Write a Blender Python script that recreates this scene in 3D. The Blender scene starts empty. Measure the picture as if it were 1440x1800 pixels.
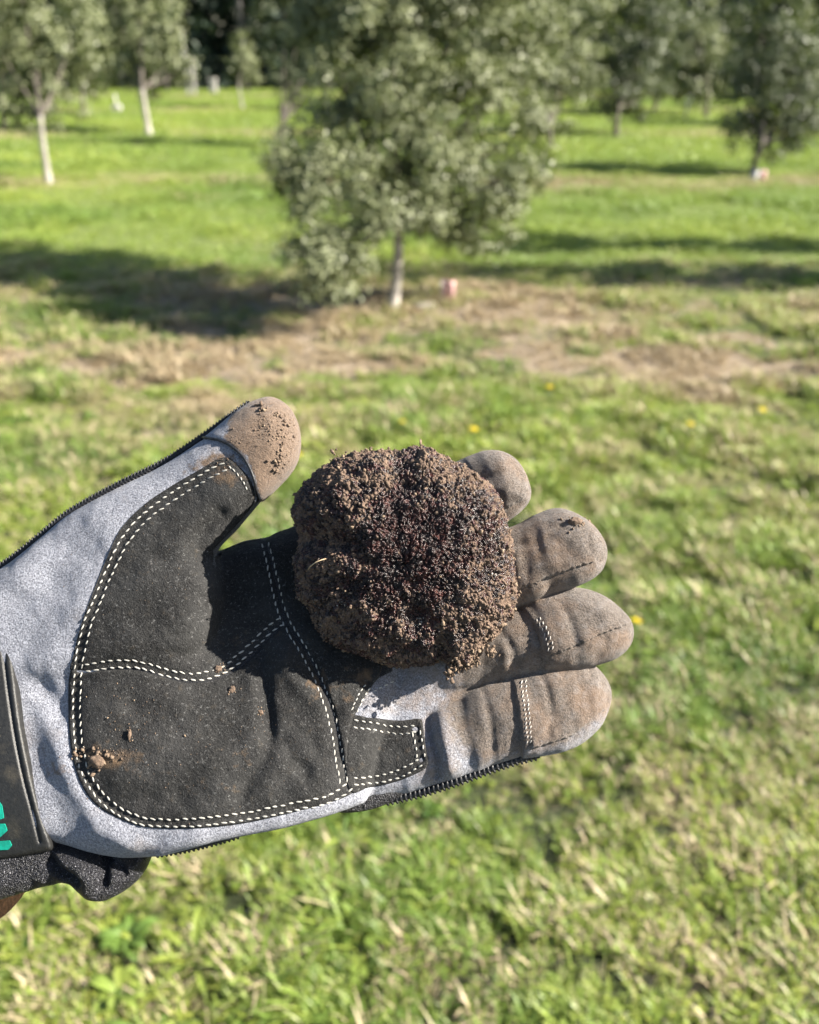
import bpy, bmesh, math, random
import numpy as np
from mathutils import Vector, noise, geometry

random.seed(7)
RNG = np.random.default_rng(11)
sc = bpy.context.scene
COL = sc.collection

# ------------------------------------------------------------------ camera, light, exposure
PITCH = math.radians(28.0)
CAMZ = 1.5
FPX = 1560.0                      # focal length in photo pixels (1440 wide)
cam_d = bpy.data.cameras.new('camera')
cam = bpy.data.objects.new('camera', cam_d)
COL.objects.link(cam)
cam.location = (0, 0, CAMZ)
cam.rotation_euler = (math.radians(90) - PITCH, 0, 0)
cam_d.sensor_fit = 'HORIZONTAL'
cam_d.sensor_width = 24.0
cam_d.lens = 26.0
cam_d.clip_start = 0.02
cam_d.clip_end = 1500
cam_d.dof.use_dof = True
cam_d.dof.focus_distance = 0.322
cam_d.dof.aperture_fstop = 8.0
sc.camera = cam

SUN_EL = math.radians(32)
SUN_AZ = math.radians(-4)        # from +X, turned towards the viewer
S = Vector((math.cos(SUN_EL) * math.cos(SUN_AZ), math.cos(SUN_EL) * math.sin(SUN_AZ), math.sin(SUN_EL)))
world = bpy.data.worlds.new('World')
sc.world = world
world.use_nodes = True
wn = world.node_tree
bg = wn.nodes['Background']
sky = wn.nodes.new('ShaderNodeTexSky')
sky.sky_type = 'NISHITA'
sky.sun_disc = False
sky.sun_elevation = SUN_EL
sky.sun_rotation = math.radians(90) - SUN_AZ
wn.links.new(sky.outputs[0], bg.inputs[0])
bg.inputs[1].default_value = 0.05
sun_d = bpy.data.lights.new('sun', 'SUN')
sun_d.energy = 5.0
sun_d.angle = math.radians(0.5)
sun_d.color = (1.0, 0.93, 0.82)
sun = bpy.data.objects.new('sun', sun_d)
sun.rotation_euler = S.to_track_quat('Z', 'Y').to_euler()
sun.location = (10, -2, 8)
COL.objects.link(sun)
sc.view_settings.view_transform = 'Standard'
sc.view_settings.look = 'None'
sc.view_settings.exposure = 1.9
sc.view_settings.gamma = 1.0
sc.view_settings.use_curve_mapping = False
sc.cycles.use_denoising = True
sc.cycles.max_bounces = 6
sc.cycles.diffuse_bounces = 1
sc.cycles.glossy_bounces = 2
sc.cycles.transmission_bounces = 4
sc.cycles.transparent_max_bounces = 4
sc.cycles.sample_clamp_indirect = 6.0

CR = np.array([1.0, 0, 0])
CU = np.array([0, math.sin(PITCH), math.cos(PITCH)])
CF = np.array([0, math.cos(PITCH), -math.sin(PITCH)])
CP = np.array([0, 0, CAMZ])


def ground(px, py, z=0.0):
    """world point on the ground seen at photo pixel"""
    d = CR * (px - 720) / FPX - CU * (py - 900) / FPX + CF
    t = (z - CAMZ) / d[2]
    return CP + d * t


# ------------------------------------------------------------------ small helpers
def tag(o, label=None, cat=None, group=None, kind=None):
    if label: o['label'] = label
    if cat: o['category'] = cat
    if group: o['group'] = group
    if kind: o['kind'] = kind
    return o


def empty(name, loc):
    o = bpy.data.objects.new(name, None)
    o.location = loc
    o.empty_display_size = 0.05
    COL.objects.link(o)
    return o


def mesh_obj(name, V, F, mat, parent=None, smooth=True, loc=None, link=True):
    me = bpy.data.meshes.new(name)
    V = np.asarray(V, dtype=np.float32)
    if isinstance(F, np.ndarray):
        n, k = F.shape
        me.vertices.add(len(V)); me.vertices.foreach_set('co', V.ravel())
        me.loops.add(n * k); me.loops.foreach_set('vertex_index', F.astype(np.int32).ravel())
        me.polygons.add(n); me.polygons.foreach_set('loop_start', np.arange(0, n * k, k, dtype=np.int32))
        me.update(calc_edges=True)
    else:
        me.from_pydata(V.tolist(), [], F)
        me.update()
    if smooth:
        me.polygons.foreach_set('use_smooth', [True] * len(me.polygons))
    for m in (mat if isinstance(mat, (list, tuple)) else [mat]):
        me.materials.append(m)
    o = bpy.data.objects.new(name, me)
    if link: COL.objects.link(o)
    if parent: o.parent = parent
    if loc is not None: o.location = loc
    return o


def attr(o, name, vals):
    a = o.data.attributes.new(name, 'FLOAT', 'POINT')
    a.data.foreach_set('value', np.asarray(vals, dtype=np.float32))


class Soup:
    """collects pieces into one mesh"""
    def __init__(self): self.V = []; self.F = []; self.n = 0; self.A = []
    def add(self, V, F, a=0.0):
        V = np.asarray(V, float); F = np.asarray(F, int)
        self.V.append(V); self.F.append(F + self.n); self.n += len(V); self.A.append(np.full(len(V), a))
    def build(self, name, mat, parent=None, smooth=True, loc=None, off=None):
        V = np.concatenate(self.V)
        if off is not None: V = V - off
        ks = set(f.shape[1] for f in self.F)
        if len(ks) == 1: F = np.concatenate(self.F)
        else: F = [tuple(r) for f in self.F for r in f.tolist()]
        o = mesh_obj(name, V, F, mat, parent, smooth, loc)
        attr(o, 'tone', np.concatenate(self.A))
        return o


def tube(pts, rad, n=8, cap=True):
    pts = np.asarray(pts, float); rad = np.broadcast_to(np.asarray(rad, float), (len(pts),))
    t = np.gradient(pts, axis=0); t /= np.linalg.norm(t, axis=1)[:, None] + 1e-12
    ref = np.array([0.31, 0.17, 0.93])
    V = []
    for p, d, r in zip(pts, t, rad):
        if abs(d @ ref) > 0.95: ref = np.array([0.93, 0.3, 0.1])
        a = np.cross(d, ref); a /= np.linalg.norm(a); b = np.cross(d, a)
        for k in range(n):
            w = 2 * math.pi * k / n
            V.append(p + r * (a * math.cos(w) + b * math.sin(w)))
    F = []
    for i in range(len(pts) - 1):
        for k in range(n):
            F.append((i * n + k, i * n + (k + 1) % n, (i + 1) * n + (k + 1) % n, (i + 1) * n + k))
    if cap:
        V.append(pts[-1]); c = len(V) - 1; l = (len(pts) - 1) * n
        for k in range(n): F.append((l + k, l + (k + 1) % n, c, c))
        V.append(pts[0]); c = len(V) - 1
        for k in range(n): F.append(((k + 1) % n, k, c, c))
    F = [tuple(dict.fromkeys(f)) for f in F]
    return np.array(V), F


def tube_obj(name, pts, rad, mat, parent=None, n=8, off=None, loc=None):
    V, F = tube(pts, rad, n)
    if off is not None: V = V - off
    return mesh_obj(name, V, F, mat, parent, True, loc)


def spline(P, per=8, closed=True):
    P = np.asarray(P, float); n = len(P); out = []
    rng = range(n) if closed else range(n - 1)
    for i in rng:
        if closed: p0, p1, p2, p3 = P[(i - 1) % n], P[i], P[(i + 1) % n], P[(i + 2) % n]
        else: p0, p1, p2, p3 = P[max(i - 1, 0)], P[i], P[i + 1], P[min(i + 2, n - 1)]
        for k in range(per):
            t = k / per
            out.append(0.5 * ((2 * p1) + (-p0 + p2) * t + (2 * p0 - 5 * p1 + 4 * p2 - p3) * t * t + (-p0 + 3 * p1 - 3 * p2 + p3) * t ** 3))
    if not closed: out.append(P[-1])
    return np.array(out)


def resample(P, step, closed=False):
    P = np.asarray(P, float)
    if closed: P = np.vstack([P, P[:1]])
    L = np.r_[0, np.cumsum(np.linalg.norm(np.diff(P, axis=0), axis=1))]
    n = max(2, int(round(L[-1] / step)))
    s = np.linspace(0, L[-1], n + 1)
    if closed: s = s[:-1]
    return np.stack([np.interp(s, L, P[:, k]) for k in range(P.shape[1])], 1)


def seg_dist(X, Y, P, closed=True):
    """distance of points to a polyline"""
    d2 = np.full(X.shape, 1e18)
    n = len(P)
    for i in range(n if closed else n - 1):
        a = P[i]; b = P[(i + 1) % n]; e = b - a; L = e @ e + 1e-12
        t = np.clip(((X - a[0]) * e[0] + (Y - a[1]) * e[1]) / L, 0, 1)
        dx = X - a[0] - t * e[0]; dy = Y - a[1] - t * e[1]
        np.minimum(d2, dx * dx + dy * dy, out=d2)
    return np.sqrt(d2)


def inside(X, Y, P):
    c = np.zeros(X.shape, bool); n = len(P)
    for i in range(n):
        x0, y0 = P[i]; x1, y1 = P[(i + 1) % n]
        if y0 == y1: continue
        m = ((Y < y0) != (Y < y1)) & (X < (x1 - x0) * (Y - y0) / (y1 - y0) + x0)
        c ^= m
    return c


def vnoise(X, Y, seed=0):
    """smooth value noise, vectorised, range 0..1"""
    xi = np.floor(X).astype(np.int64); yi = np.floor(Y).astype(np.int64)
    fx = X - xi; fy = Y - yi
    fx = fx * fx * (3 - 2 * fx); fy = fy * fy * (3 - 2 * fy)
    def h(a, b):
        v = (a * 374761393 + b * 668265263 + seed * 974634777) & 0xffffffff
        v = ((v ^ (v >> 13)) * 1274126177) & 0xffffffff
        return ((v ^ (v >> 16)) & 0xffff) / 65535.0
    return (h(xi, yi) * (1 - fx) + h(xi + 1, yi) * fx) * (1 - fy) + (h(xi, yi + 1) * (1 - fx) + h(xi + 1, yi + 1) * fx) * fy


# ------------------------------------------------------------------ materials
def newmat(name):
    m = bpy.data.materials.new(name); m.use_nodes = True
    nt = m.node_tree; b = nt.nodes['Principled BSDF']
    return m, nt, b


def N(nt, t, **kw):
    n = nt.nodes.new(t)
    for k, v in kw.items():
        if hasattr(n, k): setattr(n, k, v)
        else: n.inputs[k.replace('_', ' ')].default_value = v
    return n


def rgb(c): return (c[0], c[1], c[2], 1)


def mix(nt, fac, a, b):
    m = nt.nodes.new('ShaderNodeMix'); m.data_type = 'RGBA'
    if isinstance(fac, (int, float)): m.inputs[0].default_value = fac
    else: nt.links.new(fac, m.inputs[0])
    for i, c in ((6, a), (7, b)):
        if isinstance(c, tuple): m.inputs[i].default_value = rgb(c)
        else: nt.links.new(c, m.inputs[i])
    return m.outputs[2]


def ramp(nt, src, a, b, va=0.0, vb=1.0):
    r = nt.nodes.new('ShaderNodeMapRange'); r.clamp = True
    nt.links.new(src, r.inputs[0])
    for i, v in ((1, a), (2, b), (3, va), (4, vb)): r.inputs[i].default_value = v
    return r.outputs[0]


def noi(nt, scale, detail=3, rough=0.6, dist=0.0, stretch=None):
    tc = nt.nodes.new('ShaderNodeTexCoord')
    src = tc.outputs['Object']
    if stretch:
        mp = nt.nodes.new('ShaderNodeMapping'); mp.inputs['Scale'].default_value = stretch
        nt.links.new(src, mp.inputs[0]); src = mp.outputs[0]
    n = nt.nodes.new('ShaderNodeTexNoise')
    n.inputs['Scale'].default_value = scale; n.inputs['Detail'].default_value = detail
    n.inputs['Roughness'].default_value = rough; n.inputs['Distortion'].default_value = dist
    nt.links.new(src, n.inputs['Vector'])
    return n.outputs[0]


def bump(nt, b, h, dist, strength=1.0, prev=None):
    n = nt.nodes.new('ShaderNodeBump'); n.inputs['Distance'].default_value = dist
    n.inputs['Strength'].default_value = strength
    nt.links.new(h, n.inputs['Height'])
    if prev is not None: nt.links.new(prev, n.inputs['Normal'])
    nt.links.new(n.outputs[0], b.inputs['Normal'])
    return n.outputs[0]


def attribute(nt, name, typ='GEOMETRY'):
    a = nt.nodes.new('ShaderNodeAttribute'); a.attribute_name = name; a.attribute_type = typ
    return a.outputs['Fac']


def add_math(nt, op, a, b):
    m = nt.nodes.new('ShaderNodeMath'); m.operation = op
    for i, c in ((0, a), (1, b)):
        if isinstance(c, (int, float)): m.inputs[i].default_value = c
        else: nt.links.new(c, m.inputs[i])
    return m.outputs[0]


def simple(name, col, rough=0.8, nscale=0, namp=0.3, bumpd=0.0, metal=0.0):
    m, nt, b = newmat(name)
    b.inputs['Roughness'].default_value = rough
    b.inputs['Metallic'].default_value = metal
    if nscale:
        n = noi(nt, nscale, 4)
        c = mix(nt, ramp(nt, n, 0.3, 0.7), tuple(x * (1 - namp) for x in col), tuple(min(1, x * (1 + namp)) for x in col))
        nt.links.new(c, b.inputs['Base Color'])
        if bumpd: bump(nt, b, n, bumpd)
    else: b.inputs['Base Color'].default_value = rgb(col)
    return m


def suede_mat():
    """grey synthetic suede; attribute mud = brown soil rubbed in, black = black stretch fabric"""
    m, nt, b = newmat('glove_suede')
    big = noi(nt, 55, 4, 0.6); mid = noi(nt, 330, 4, 0.65); fine = noi(nt, 1500, 3, 0.75); hair = noi(nt, 3300, 2, 0.6)
    g = mix(nt, ramp(nt, fine, 0.40, 0.62), (0.125, 0.13, 0.155), (0.43, 0.445, 0.505))
    g = mix(nt, ramp(nt, mid, 0.35, 0.75, 0, 0.5), g, (0.23, 0.235, 0.275))
    g = mix(nt, ramp(nt, big, 0.55, 0.75, 0, 0.45), g, (0.33, 0.28, 0.25))
    mudc = mix(nt, ramp(nt, fine, 0.34, 0.66), (0.062, 0.051, 0.043), (0.205, 0.168, 0.14))
    mudc = mix(nt, ramp(nt, big, 0.45, 0.62, 0, 0.7), mudc, (0.20, 0.135, 0.092))
    mudc = mix(nt, ramp(nt, mid, 0.46, 0.30, 0, 0.6), mudc, (0.06, 0.045, 0.036))
    mudc = mix(nt, ramp(nt, mid, 0.5, 0.8, 0, 0.5), mudc, (0.30, 0.275, 0.265))
    a = attribute(nt, 'mud')
    an = add_math(nt, 'ADD', a, ramp(nt, mid, 0.3, 0.7, -0.22, 0.22))
    c = mix(nt, ramp(nt, an, 0.15, 0.8), g, mudc)
    cl = attribute(nt, 'clay')
    cn = add_math(nt, 'ADD', cl, ramp(nt, mid, 0.3, 0.7, -0.25, 0.25))
    clay = mix(nt, ramp(nt, fine, 0.3, 0.7), (0.105, 0.070, 0.046), (0.225, 0.158, 0.112))
    clay = mix(nt, ramp(nt, mid, 0.5, 0.32, 0, 0.6), clay, (0.075, 0.05, 0.035))
    c = mix(nt, ramp(nt, cn, 0.35, 0.65), c, clay)
    bl = attribute(nt, 'black')
    blk = mix(nt, ramp(nt, fine, 0.5, 0.75), (0.012, 0.012, 0.014), (0.05, 0.05, 0.055))
    c = mix(nt, ramp(nt, bl, 0.35, 0.65), c, blk)
    nt.links.new(c, b.inputs['Base Color'])
    b.inputs['Roughness'].default_value = 0.95
    b.inputs['Sheen Weight'].default_value = 0.25
    b.inputs['Specular IOR Level'].default_value = 0.15
    n1 = bump(nt, b, mid, 0.0011)
    n2 = bump(nt, b, fine, 0.0008, 1.0, n1)
    bump(nt, b, hair, 0.0003, 1.0, n2)
    return m


def leather_mat():
    m, nt, b = newmat('black_leather')
    big = noi(nt, 45, 5, 0.6); mid = noi(nt, 260, 4, 0.6); fine = noi(nt, 1700, 3, 0.7); dust = noi(nt, 900, 5, 0.85)
    c = mix(nt, ramp(nt, fine, 0.35, 0.7), (0.005, 0.005, 0.005), (0.027, 0.0265, 0.026))
    c = mix(nt, ramp(nt, big, 0.45, 0.66, 0, 0.75), c, (0.035, 0.0345, 0.034))
    c = mix(nt, ramp(nt, mid, 0.58, 0.75, 0, 0.3), c, (0.07, 0.058, 0.042))
    c = mix(nt, ramp(nt, dust, 0.57, 0.68, 0, 0.8), c, (0.20, 0.20, 0.195))
    cl = attribute(nt, 'clay')
    cn = add_math(nt, 'ADD', cl, ramp(nt, mid, 0.3, 0.7, -0.35, 0.35))
    c = mix(nt, ramp(nt, cn, 0.3, 0.9, 0, 0.9), c, (0.13, 0.085, 0.05))
    nt.links.new(c, b.inputs['Base Color'])
    b.inputs['Roughness'].default_value = 0.8
    b.inputs['Specular IOR Level'].default_value = 0.25
    b.inputs['Sheen Weight'].default_value = 0.03
    wr = noi(nt, 70, 2, 0.5, 0.9); wa = add_math(nt, 'ABSOLUTE', add_math(nt, 'SUBTRACT', wr, 0.5), 0.0)
    n00 = bump(nt, b, ramp(nt, wa, 0.0, 0.2), 0.0006, 0.3)
    n0 = bump(nt, b, big, 0.0022, 1.0, n00)
    n1 = bump(nt, b, mid, 0.0009, 1.0, n0)
    bump(nt, b, fine, 0.0006, 1.0, n1)
    return m


def knit_mat():
    m, nt, b = newmat('black_knit')
    tc = nt.nodes.new('ShaderNodeTexCoord')
    v = nt.nodes.new('ShaderNodeTexVoronoi'); v.inputs['Scale'].default_value = 2300
    nt.links.new(tc.outputs['Object'], v.inputs[0])
    f = noi(nt, 1500, 2, 0.7)
    c = mix(nt, ramp(nt, f, 0.4, 0.7), (0.004, 0.004, 0.006), (0.02, 0.02, 0.026))
    sp = noi(nt, 1900, 2, 0.9)
    c = mix(nt, ramp(nt, sp, 0.62, 0.70), c, (0.4, 0.4, 0.45))  # pale specks paint the sparkle of the knit into its colour
    nt.links.new(c, b.inputs['Base Color'])
    b.inputs['Roughness'].default_value = 0.4
    n1 = bump(nt, b, v.outputs[0], 0.0007)
    bump(nt, b, f, 0.0006, 1.0, n1)
    return m


def rubber_mat():
    m, nt, b = newmat('strap_rubber')
    big = noi(nt, 90, 5, 0.65); fine = noi(nt, 900, 4, 0.7)
    c = mix(nt, ramp(nt, fine, 0.3, 0.7), (0.006, 0.006, 0.006), (0.017, 0.017, 0.016))
    c = mix(nt, ramp(nt, big, 0.55, 0.75, 0, 0.5), c, (0.07, 0.06, 0.042))
    sp = noi(nt, 420, 5, 0.85)
    c = mix(nt, ramp(nt, sp, 0.66, 0.74), c, (0.42, 0.34, 0.22))
    nt.links.new(c, b.inputs['Base Color'])
    b.inputs['Roughness'].default_value = 0.5
    bump(nt, b, fine, 0.0002)
    return m


def truffle_mat():
    m, nt, b = newmat('truffle_skin')
    soil = attribute(nt, 'soil'); pit = attribute(nt, 'pit')
    mid = noi(nt, 420, 5, 0.7); fine = noi(nt, 1700, 3, 0.7); red = noi(nt, 250, 4, 0.7)
    skin = mix(nt, ramp(nt, red, 0.46, 0.66), (0.016, 0.009, 0.009), (0.075, 0.024, 0.020))
    skin = mix(nt, ramp(nt, fine, 0.55, 0.75, 0, 0.5), skin, (0.10, 0.06, 0.045))
    dirt = mix(nt, ramp(nt, fine, 0.3, 0.7), (0.058, 0.038, 0.027), (0.24, 0.160, 0.112))
    sn = add_math(nt, 'ADD', soil, ramp(nt, mid, 0.32, 0.68, -0.45, 0.45))
    sf = ramp(nt, sn, 0.42, 0.58)
    c = mix(nt, sf, skin, dirt)
    nt.links.new(c, b.inputs['Base Color'])
    nt.links.new(ramp(nt, sf, 0, 1, 0.25, 0.95), b.inputs['Roughness'])
    b.inputs['Specular IOR Level'].default_value = 0.6
    n1 = bump(nt, b, mid, 0.0012)
    bump(nt, b, fine, 0.0005, 1.0, n1)
    return m


def soil_mat(name='soil', k=1.0):
    m, nt, b = newmat(name)
    f = noi(nt, 1300, 3, 0.7); t = attribute(nt, 'tone')
    c = mix(nt, ramp(nt, f, 0.3, 0.7), (0.052 * k, 0.035 * k, 0.025 * k), (0.20 * k, 0.137 * k, 0.095 * k))
    c = mix(nt, t, c, (0.27 * k, 0.20 * k, 0.135 * k))
    nt.links.new(c, b.inputs['Base Color'])
    b.inputs['Roughness'].default_value = 0.9
    bump(nt, b, f, 0.0004)
    return m


def leaf_mat(name, c1, c2, under, rough=0.38):
    m, nt, b = newmat(name)
    t = attribute(nt, 'tone')
    c = mix(nt, t, c1, c2)
    geo = nt.nodes.new('ShaderNodeNewGeometry')
    c = mix(nt, ramp(nt, geo.outputs['Backfacing'], 0, 1, 0, 0.8), c, under)
    nt.links.new(c, b.inputs['Base Color'])
    b.inputs['Roughness'].default_value = rough
    b.inputs['Specular IOR Level'].default_value = 0.35
    tr = nt.nodes.new('ShaderNodeBsdfTranslucent')
    tc = mix(nt, 0.5, c, (0.16, 0.22, 0.03))
    nt.links.new(tc, tr.inputs[0])
    ms = nt.nodes.new('ShaderNodeMixShader'); ms.inputs[0].default_value = 0.22
    nt.links.new(b.outputs[0], ms.inputs[1]); nt.links.new(tr.outputs[0], ms.inputs[2])
    nt.links.new(ms.outputs[0], nt.nodes['Material Output'].inputs[0])
    return m


def grass_mat(name='grass_blade'):
    m, nt, b = newmat(name)
    dry = attribute(nt, 'dry', 'INSTANCER'); rnd = attribute(nt, 'rnd', 'INSTANCER'); t = attribute(nt, 'tone')
    g = mix(nt, rnd, (0.035, 0.085, 0.018), (0.38, 0.40, 0.07))
    g = mix(nt, ramp(nt, t, 0.0, 0.6, 0, 0.6), g, (0.20, 0.33, 0.07))
    s = mix(nt, t, (0.22, 0.16, 0.09), (0.56, 0.46, 0.30))
    thr = add_math(nt, 'ADD', dry, ramp(nt, t, 0, 1, -0.42, 0.42))
    f = ramp(nt, thr, 0.42, 0.58)
    c = mix(nt, f, g, s)
    nt.links.new(c, b.inputs['Base Color'])
    b.inputs['Roughness'].default_value = 0.45
    b.inputs['Specular IOR Level'].default_value = 0.4
    tr = nt.nodes.new('ShaderNodeBsdfTranslucent')
    nt.links.new(mix(nt, f, (0.34, 0.46, 0.08), (0.42, 0.33, 0.2)), tr.inputs[0])
    ms = nt.nodes.new('ShaderNodeMixShader'); ms.inputs[0].default_value = 0.28
    nt.links.new(b.outputs[0], ms.inputs[1]); nt.links.new(tr.outputs[0], ms.inputs[2])
    nt.links.new(ms.outputs[0], nt.nodes['Material Output'].inputs[0])
    return m


def ground_mat():
    m, nt, b = newmat('ground')
    dry = attribute(nt, 'dry')
    f = noi(nt, 26, 6, 0.75); g = noi(nt, 5, 5, 0.7); h = noi(nt, 90, 4, 0.7)
    gr = mix(nt, ramp(nt, f, 0.3, 0.7), (0.075, 0.11, 0.025), (0.24, 0.30, 0.075))
    nearc = mix(nt, ramp(nt, f, 0.3, 0.7), (0.012, 0.018, 0.007), (0.055, 0.075, 0.018))  # darker near ground: soil and the shade between blades put into the colour
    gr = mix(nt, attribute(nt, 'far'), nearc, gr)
    gr = mix(nt, ramp(nt, h, 0.6, 0.75, 0, 0.6), gr, (0.16, 0.14, 0.06))
    st = mix(nt, ramp(nt, h, 0.3, 0.7), (0.16, 0.115, 0.075), (0.52, 0.42, 0.30))
    dn = add_math(nt, 'ADD', dry, ramp(nt, f, 0.3, 0.7, -0.3, 0.3))
    c = mix(nt, ramp(nt, dn, 0.35, 0.65), gr, st)
    nt.links.new(c, b.inputs['Base Color'])
    b.inputs['Roughness'].default_value = 0.95
    n1 = bump(nt, b, f, 0.03)
    bump(nt, b, h, 0.012, 1.0, n1)
    return m


def bark_mat(name, a, bb):
    m, nt, b = newmat(name)
    f = noi(nt, 22, 6, 0.7, 0.4, (1, 1, 0.25))
    nt.links.new(mix(nt, ramp(nt, f, 0.35, 0.68), a, bb), b.inputs['Base Color'])
    b.inputs['Roughness'].default_value = 0.9
    bump(nt, b, f, 0.012)
    return m


M_suede = suede_mat(); M_leather = leather_mat(); M_knit = knit_mat(); M_rubber = rubber_mat()
M_thread = simple('white_thread', (0.38, 0.365, 0.33), 0.8, 260, 0.42, 0.0001)
M_blackthread = simple('black_thread', (0.014, 0.014, 0.016), 0.45, 1500, 0.5, 0.0002)
M_teal = simple('teal_print', (0.0, 0.24, 0.17), 0.5, 300, 0.25, 0.0002)
M_sleeve = simple('brown_wool', (0.22, 0.11, 0.06), 0.9, 700, 0.5, 0.001)
M_truffle = truffle_mat(); M_soil = soil_mat(); M_mould = simple('white_mycelium', (0.30, 0.28, 0.25), 0.9, 800, 0.3, 0.0004)
M_leaf = leaf_mat('oak_leaf', (0.020, 0.040, 0.011), (0.165, 0.190, 0.052), (0.23, 0.25, 0.14), 0.42)
M_leafshaded = leaf_mat('oak_leaf_shaded', (0.014, 0.028, 0.012), (0.070, 0.085, 0.034), (0.13, 0.15, 0.09), 0.45)  # darker copy of the oak leaf, shade of backlit crowns put into its colour
M_wood = leaf_mat('woodland_leaf', (0.012, 0.026, 0.020), (0.045, 0.066, 0.042), (0.04, 0.06, 0.04), 0.6)
M_bark = bark_mat('oak_bark', (0.24, 0.21, 0.18), (0.50, 0.46, 0.41))
M_barkw = bark_mat('whitewashed_bark', (0.22, 0.20, 0.175), (0.44, 0.41, 0.36))
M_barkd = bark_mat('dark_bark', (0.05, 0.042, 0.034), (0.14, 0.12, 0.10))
M_ground = ground_mat(); M_grass = grass_mat()
M_pink = simple('pink_plastic', (0.72, 0.42, 0.41), 0.5)
M_white = simple('white_plastic', (0.50, 0.485, 0.46), 0.5, 30, 0.12)
M_conc = simple('concrete', (0.42, 0.40, 0.37), 0.9, 20, 0.2, 0.004)
M_wire = simple('wire', (0.25, 0.25, 0.25), 0.4, 0, metal=0.8)
M_yel = simple('yellow_petal', (0.66, 0.54, 0.01), 0.5)
M_stem = simple('green_stem', (0.07, 0.14, 0.03), 0.6)
M_stone = simple('pale_stone', (0.26, 0.235, 0.19), 0.9, 40, 0.2, 0.006)

# ------------------------------------------------------------------ SETTING: ground
ROWS = [5.55, 11.3, 17.2, 23.4, 29.0]


def dryness(x, y):
    """0 green .. 1 straw; strips of dead grass under each row of trees and loose patches"""
    n = 0.6 * vnoise(x * 0.9 + 3, y * 0.9, 1) + 0.4 * vnoise(x * 2.7, y * 2.7 + 9, 2)
    f = 0.5 * vnoise(x * 7, y * 7, 3) + 0.5 * vnoise(x * 16, y * 16, 4)
    d = 0.20 + 0.0 * x
    big = vnoise(x * 1.3 + 7, y * 2.0 + 2, 8)
    d = d + 1.1 * np.exp(-((y - 4.75) / 1.05) ** 2) * np.clip((0.3 * n + 0.35 * big + 0.35 * vnoise(x * 4.2, y * 6.5, 9)) * 5.5 - 2.55, 0, 1) * (1 - 0.45 * np.clip((x - 1.2) / 1.5, 0, 1))
    for r, a in ((5.75, 0.5), (11.2, 0.75), (17.3, 0.6), (23.4, 0.5), (29.5, 0.6)):
        d = d + a * np.exp(-((y - r + 0.2 * np.sin(x * 0.7)) / (0.38 + 0.025 * r)) ** 2) * (0.45 + 0.8 * n)
    near = np.clip((2.3 - y) / 1.2, 0, 1) * 0.8
    d = d + near * 0.17 * (n + 0.1) * 1.5
    d = d + (n - 0.5) * 0.5 + (f - 0.5) * 0.75
    d = d - 0.30 * np.clip((y - 6.6) / 1.5, 0, 1)
    return np.clip(d, 0, 1)


def axis_coords(lo, hi, step, far):
    c = list(np.arange(lo, hi + 1e-6, step)); s = step
    while c[-1] < far: s *= 1.35; c.append(c[-1] + s)
    s = step
    while c[0] > -far: s *= 1.35; c.insert(0, c[0] - s)
    return np.array(c)


gx = axis_coords(-6, 6, 0.08, 260); gy = axis_coords(0, 12, 0.08, 260)
GX, GY = np.meshgrid(gx, gy)
fade = np.exp(-((np.abs(GX) / 25) ** 2)) * np.exp(-((GY / 35) ** 2))
GZ = ((vnoise(GX * 1.6, GY * 1.6, 5) - 0.5) * 0.04 + (vnoise(GX * 6, GY * 6, 6) - 0.5) * 0.02) * fade - 0.0
nx, ny = len(gx), len(gy)
idx = np.arange(nx * ny).reshape(ny, nx)
Fq = np.stack([idx[:-1, :-1].ravel(), idx[:-1, 1:].ravel(), idx[1:, 1:].ravel(), idx[1:, :-1].ravel()], 1)
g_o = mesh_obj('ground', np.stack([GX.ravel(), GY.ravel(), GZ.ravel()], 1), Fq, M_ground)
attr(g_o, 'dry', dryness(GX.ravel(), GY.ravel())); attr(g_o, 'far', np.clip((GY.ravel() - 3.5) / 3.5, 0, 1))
tag(g_o, 'grassy orchard ground with dry straw strips', kind='structure')


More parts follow.
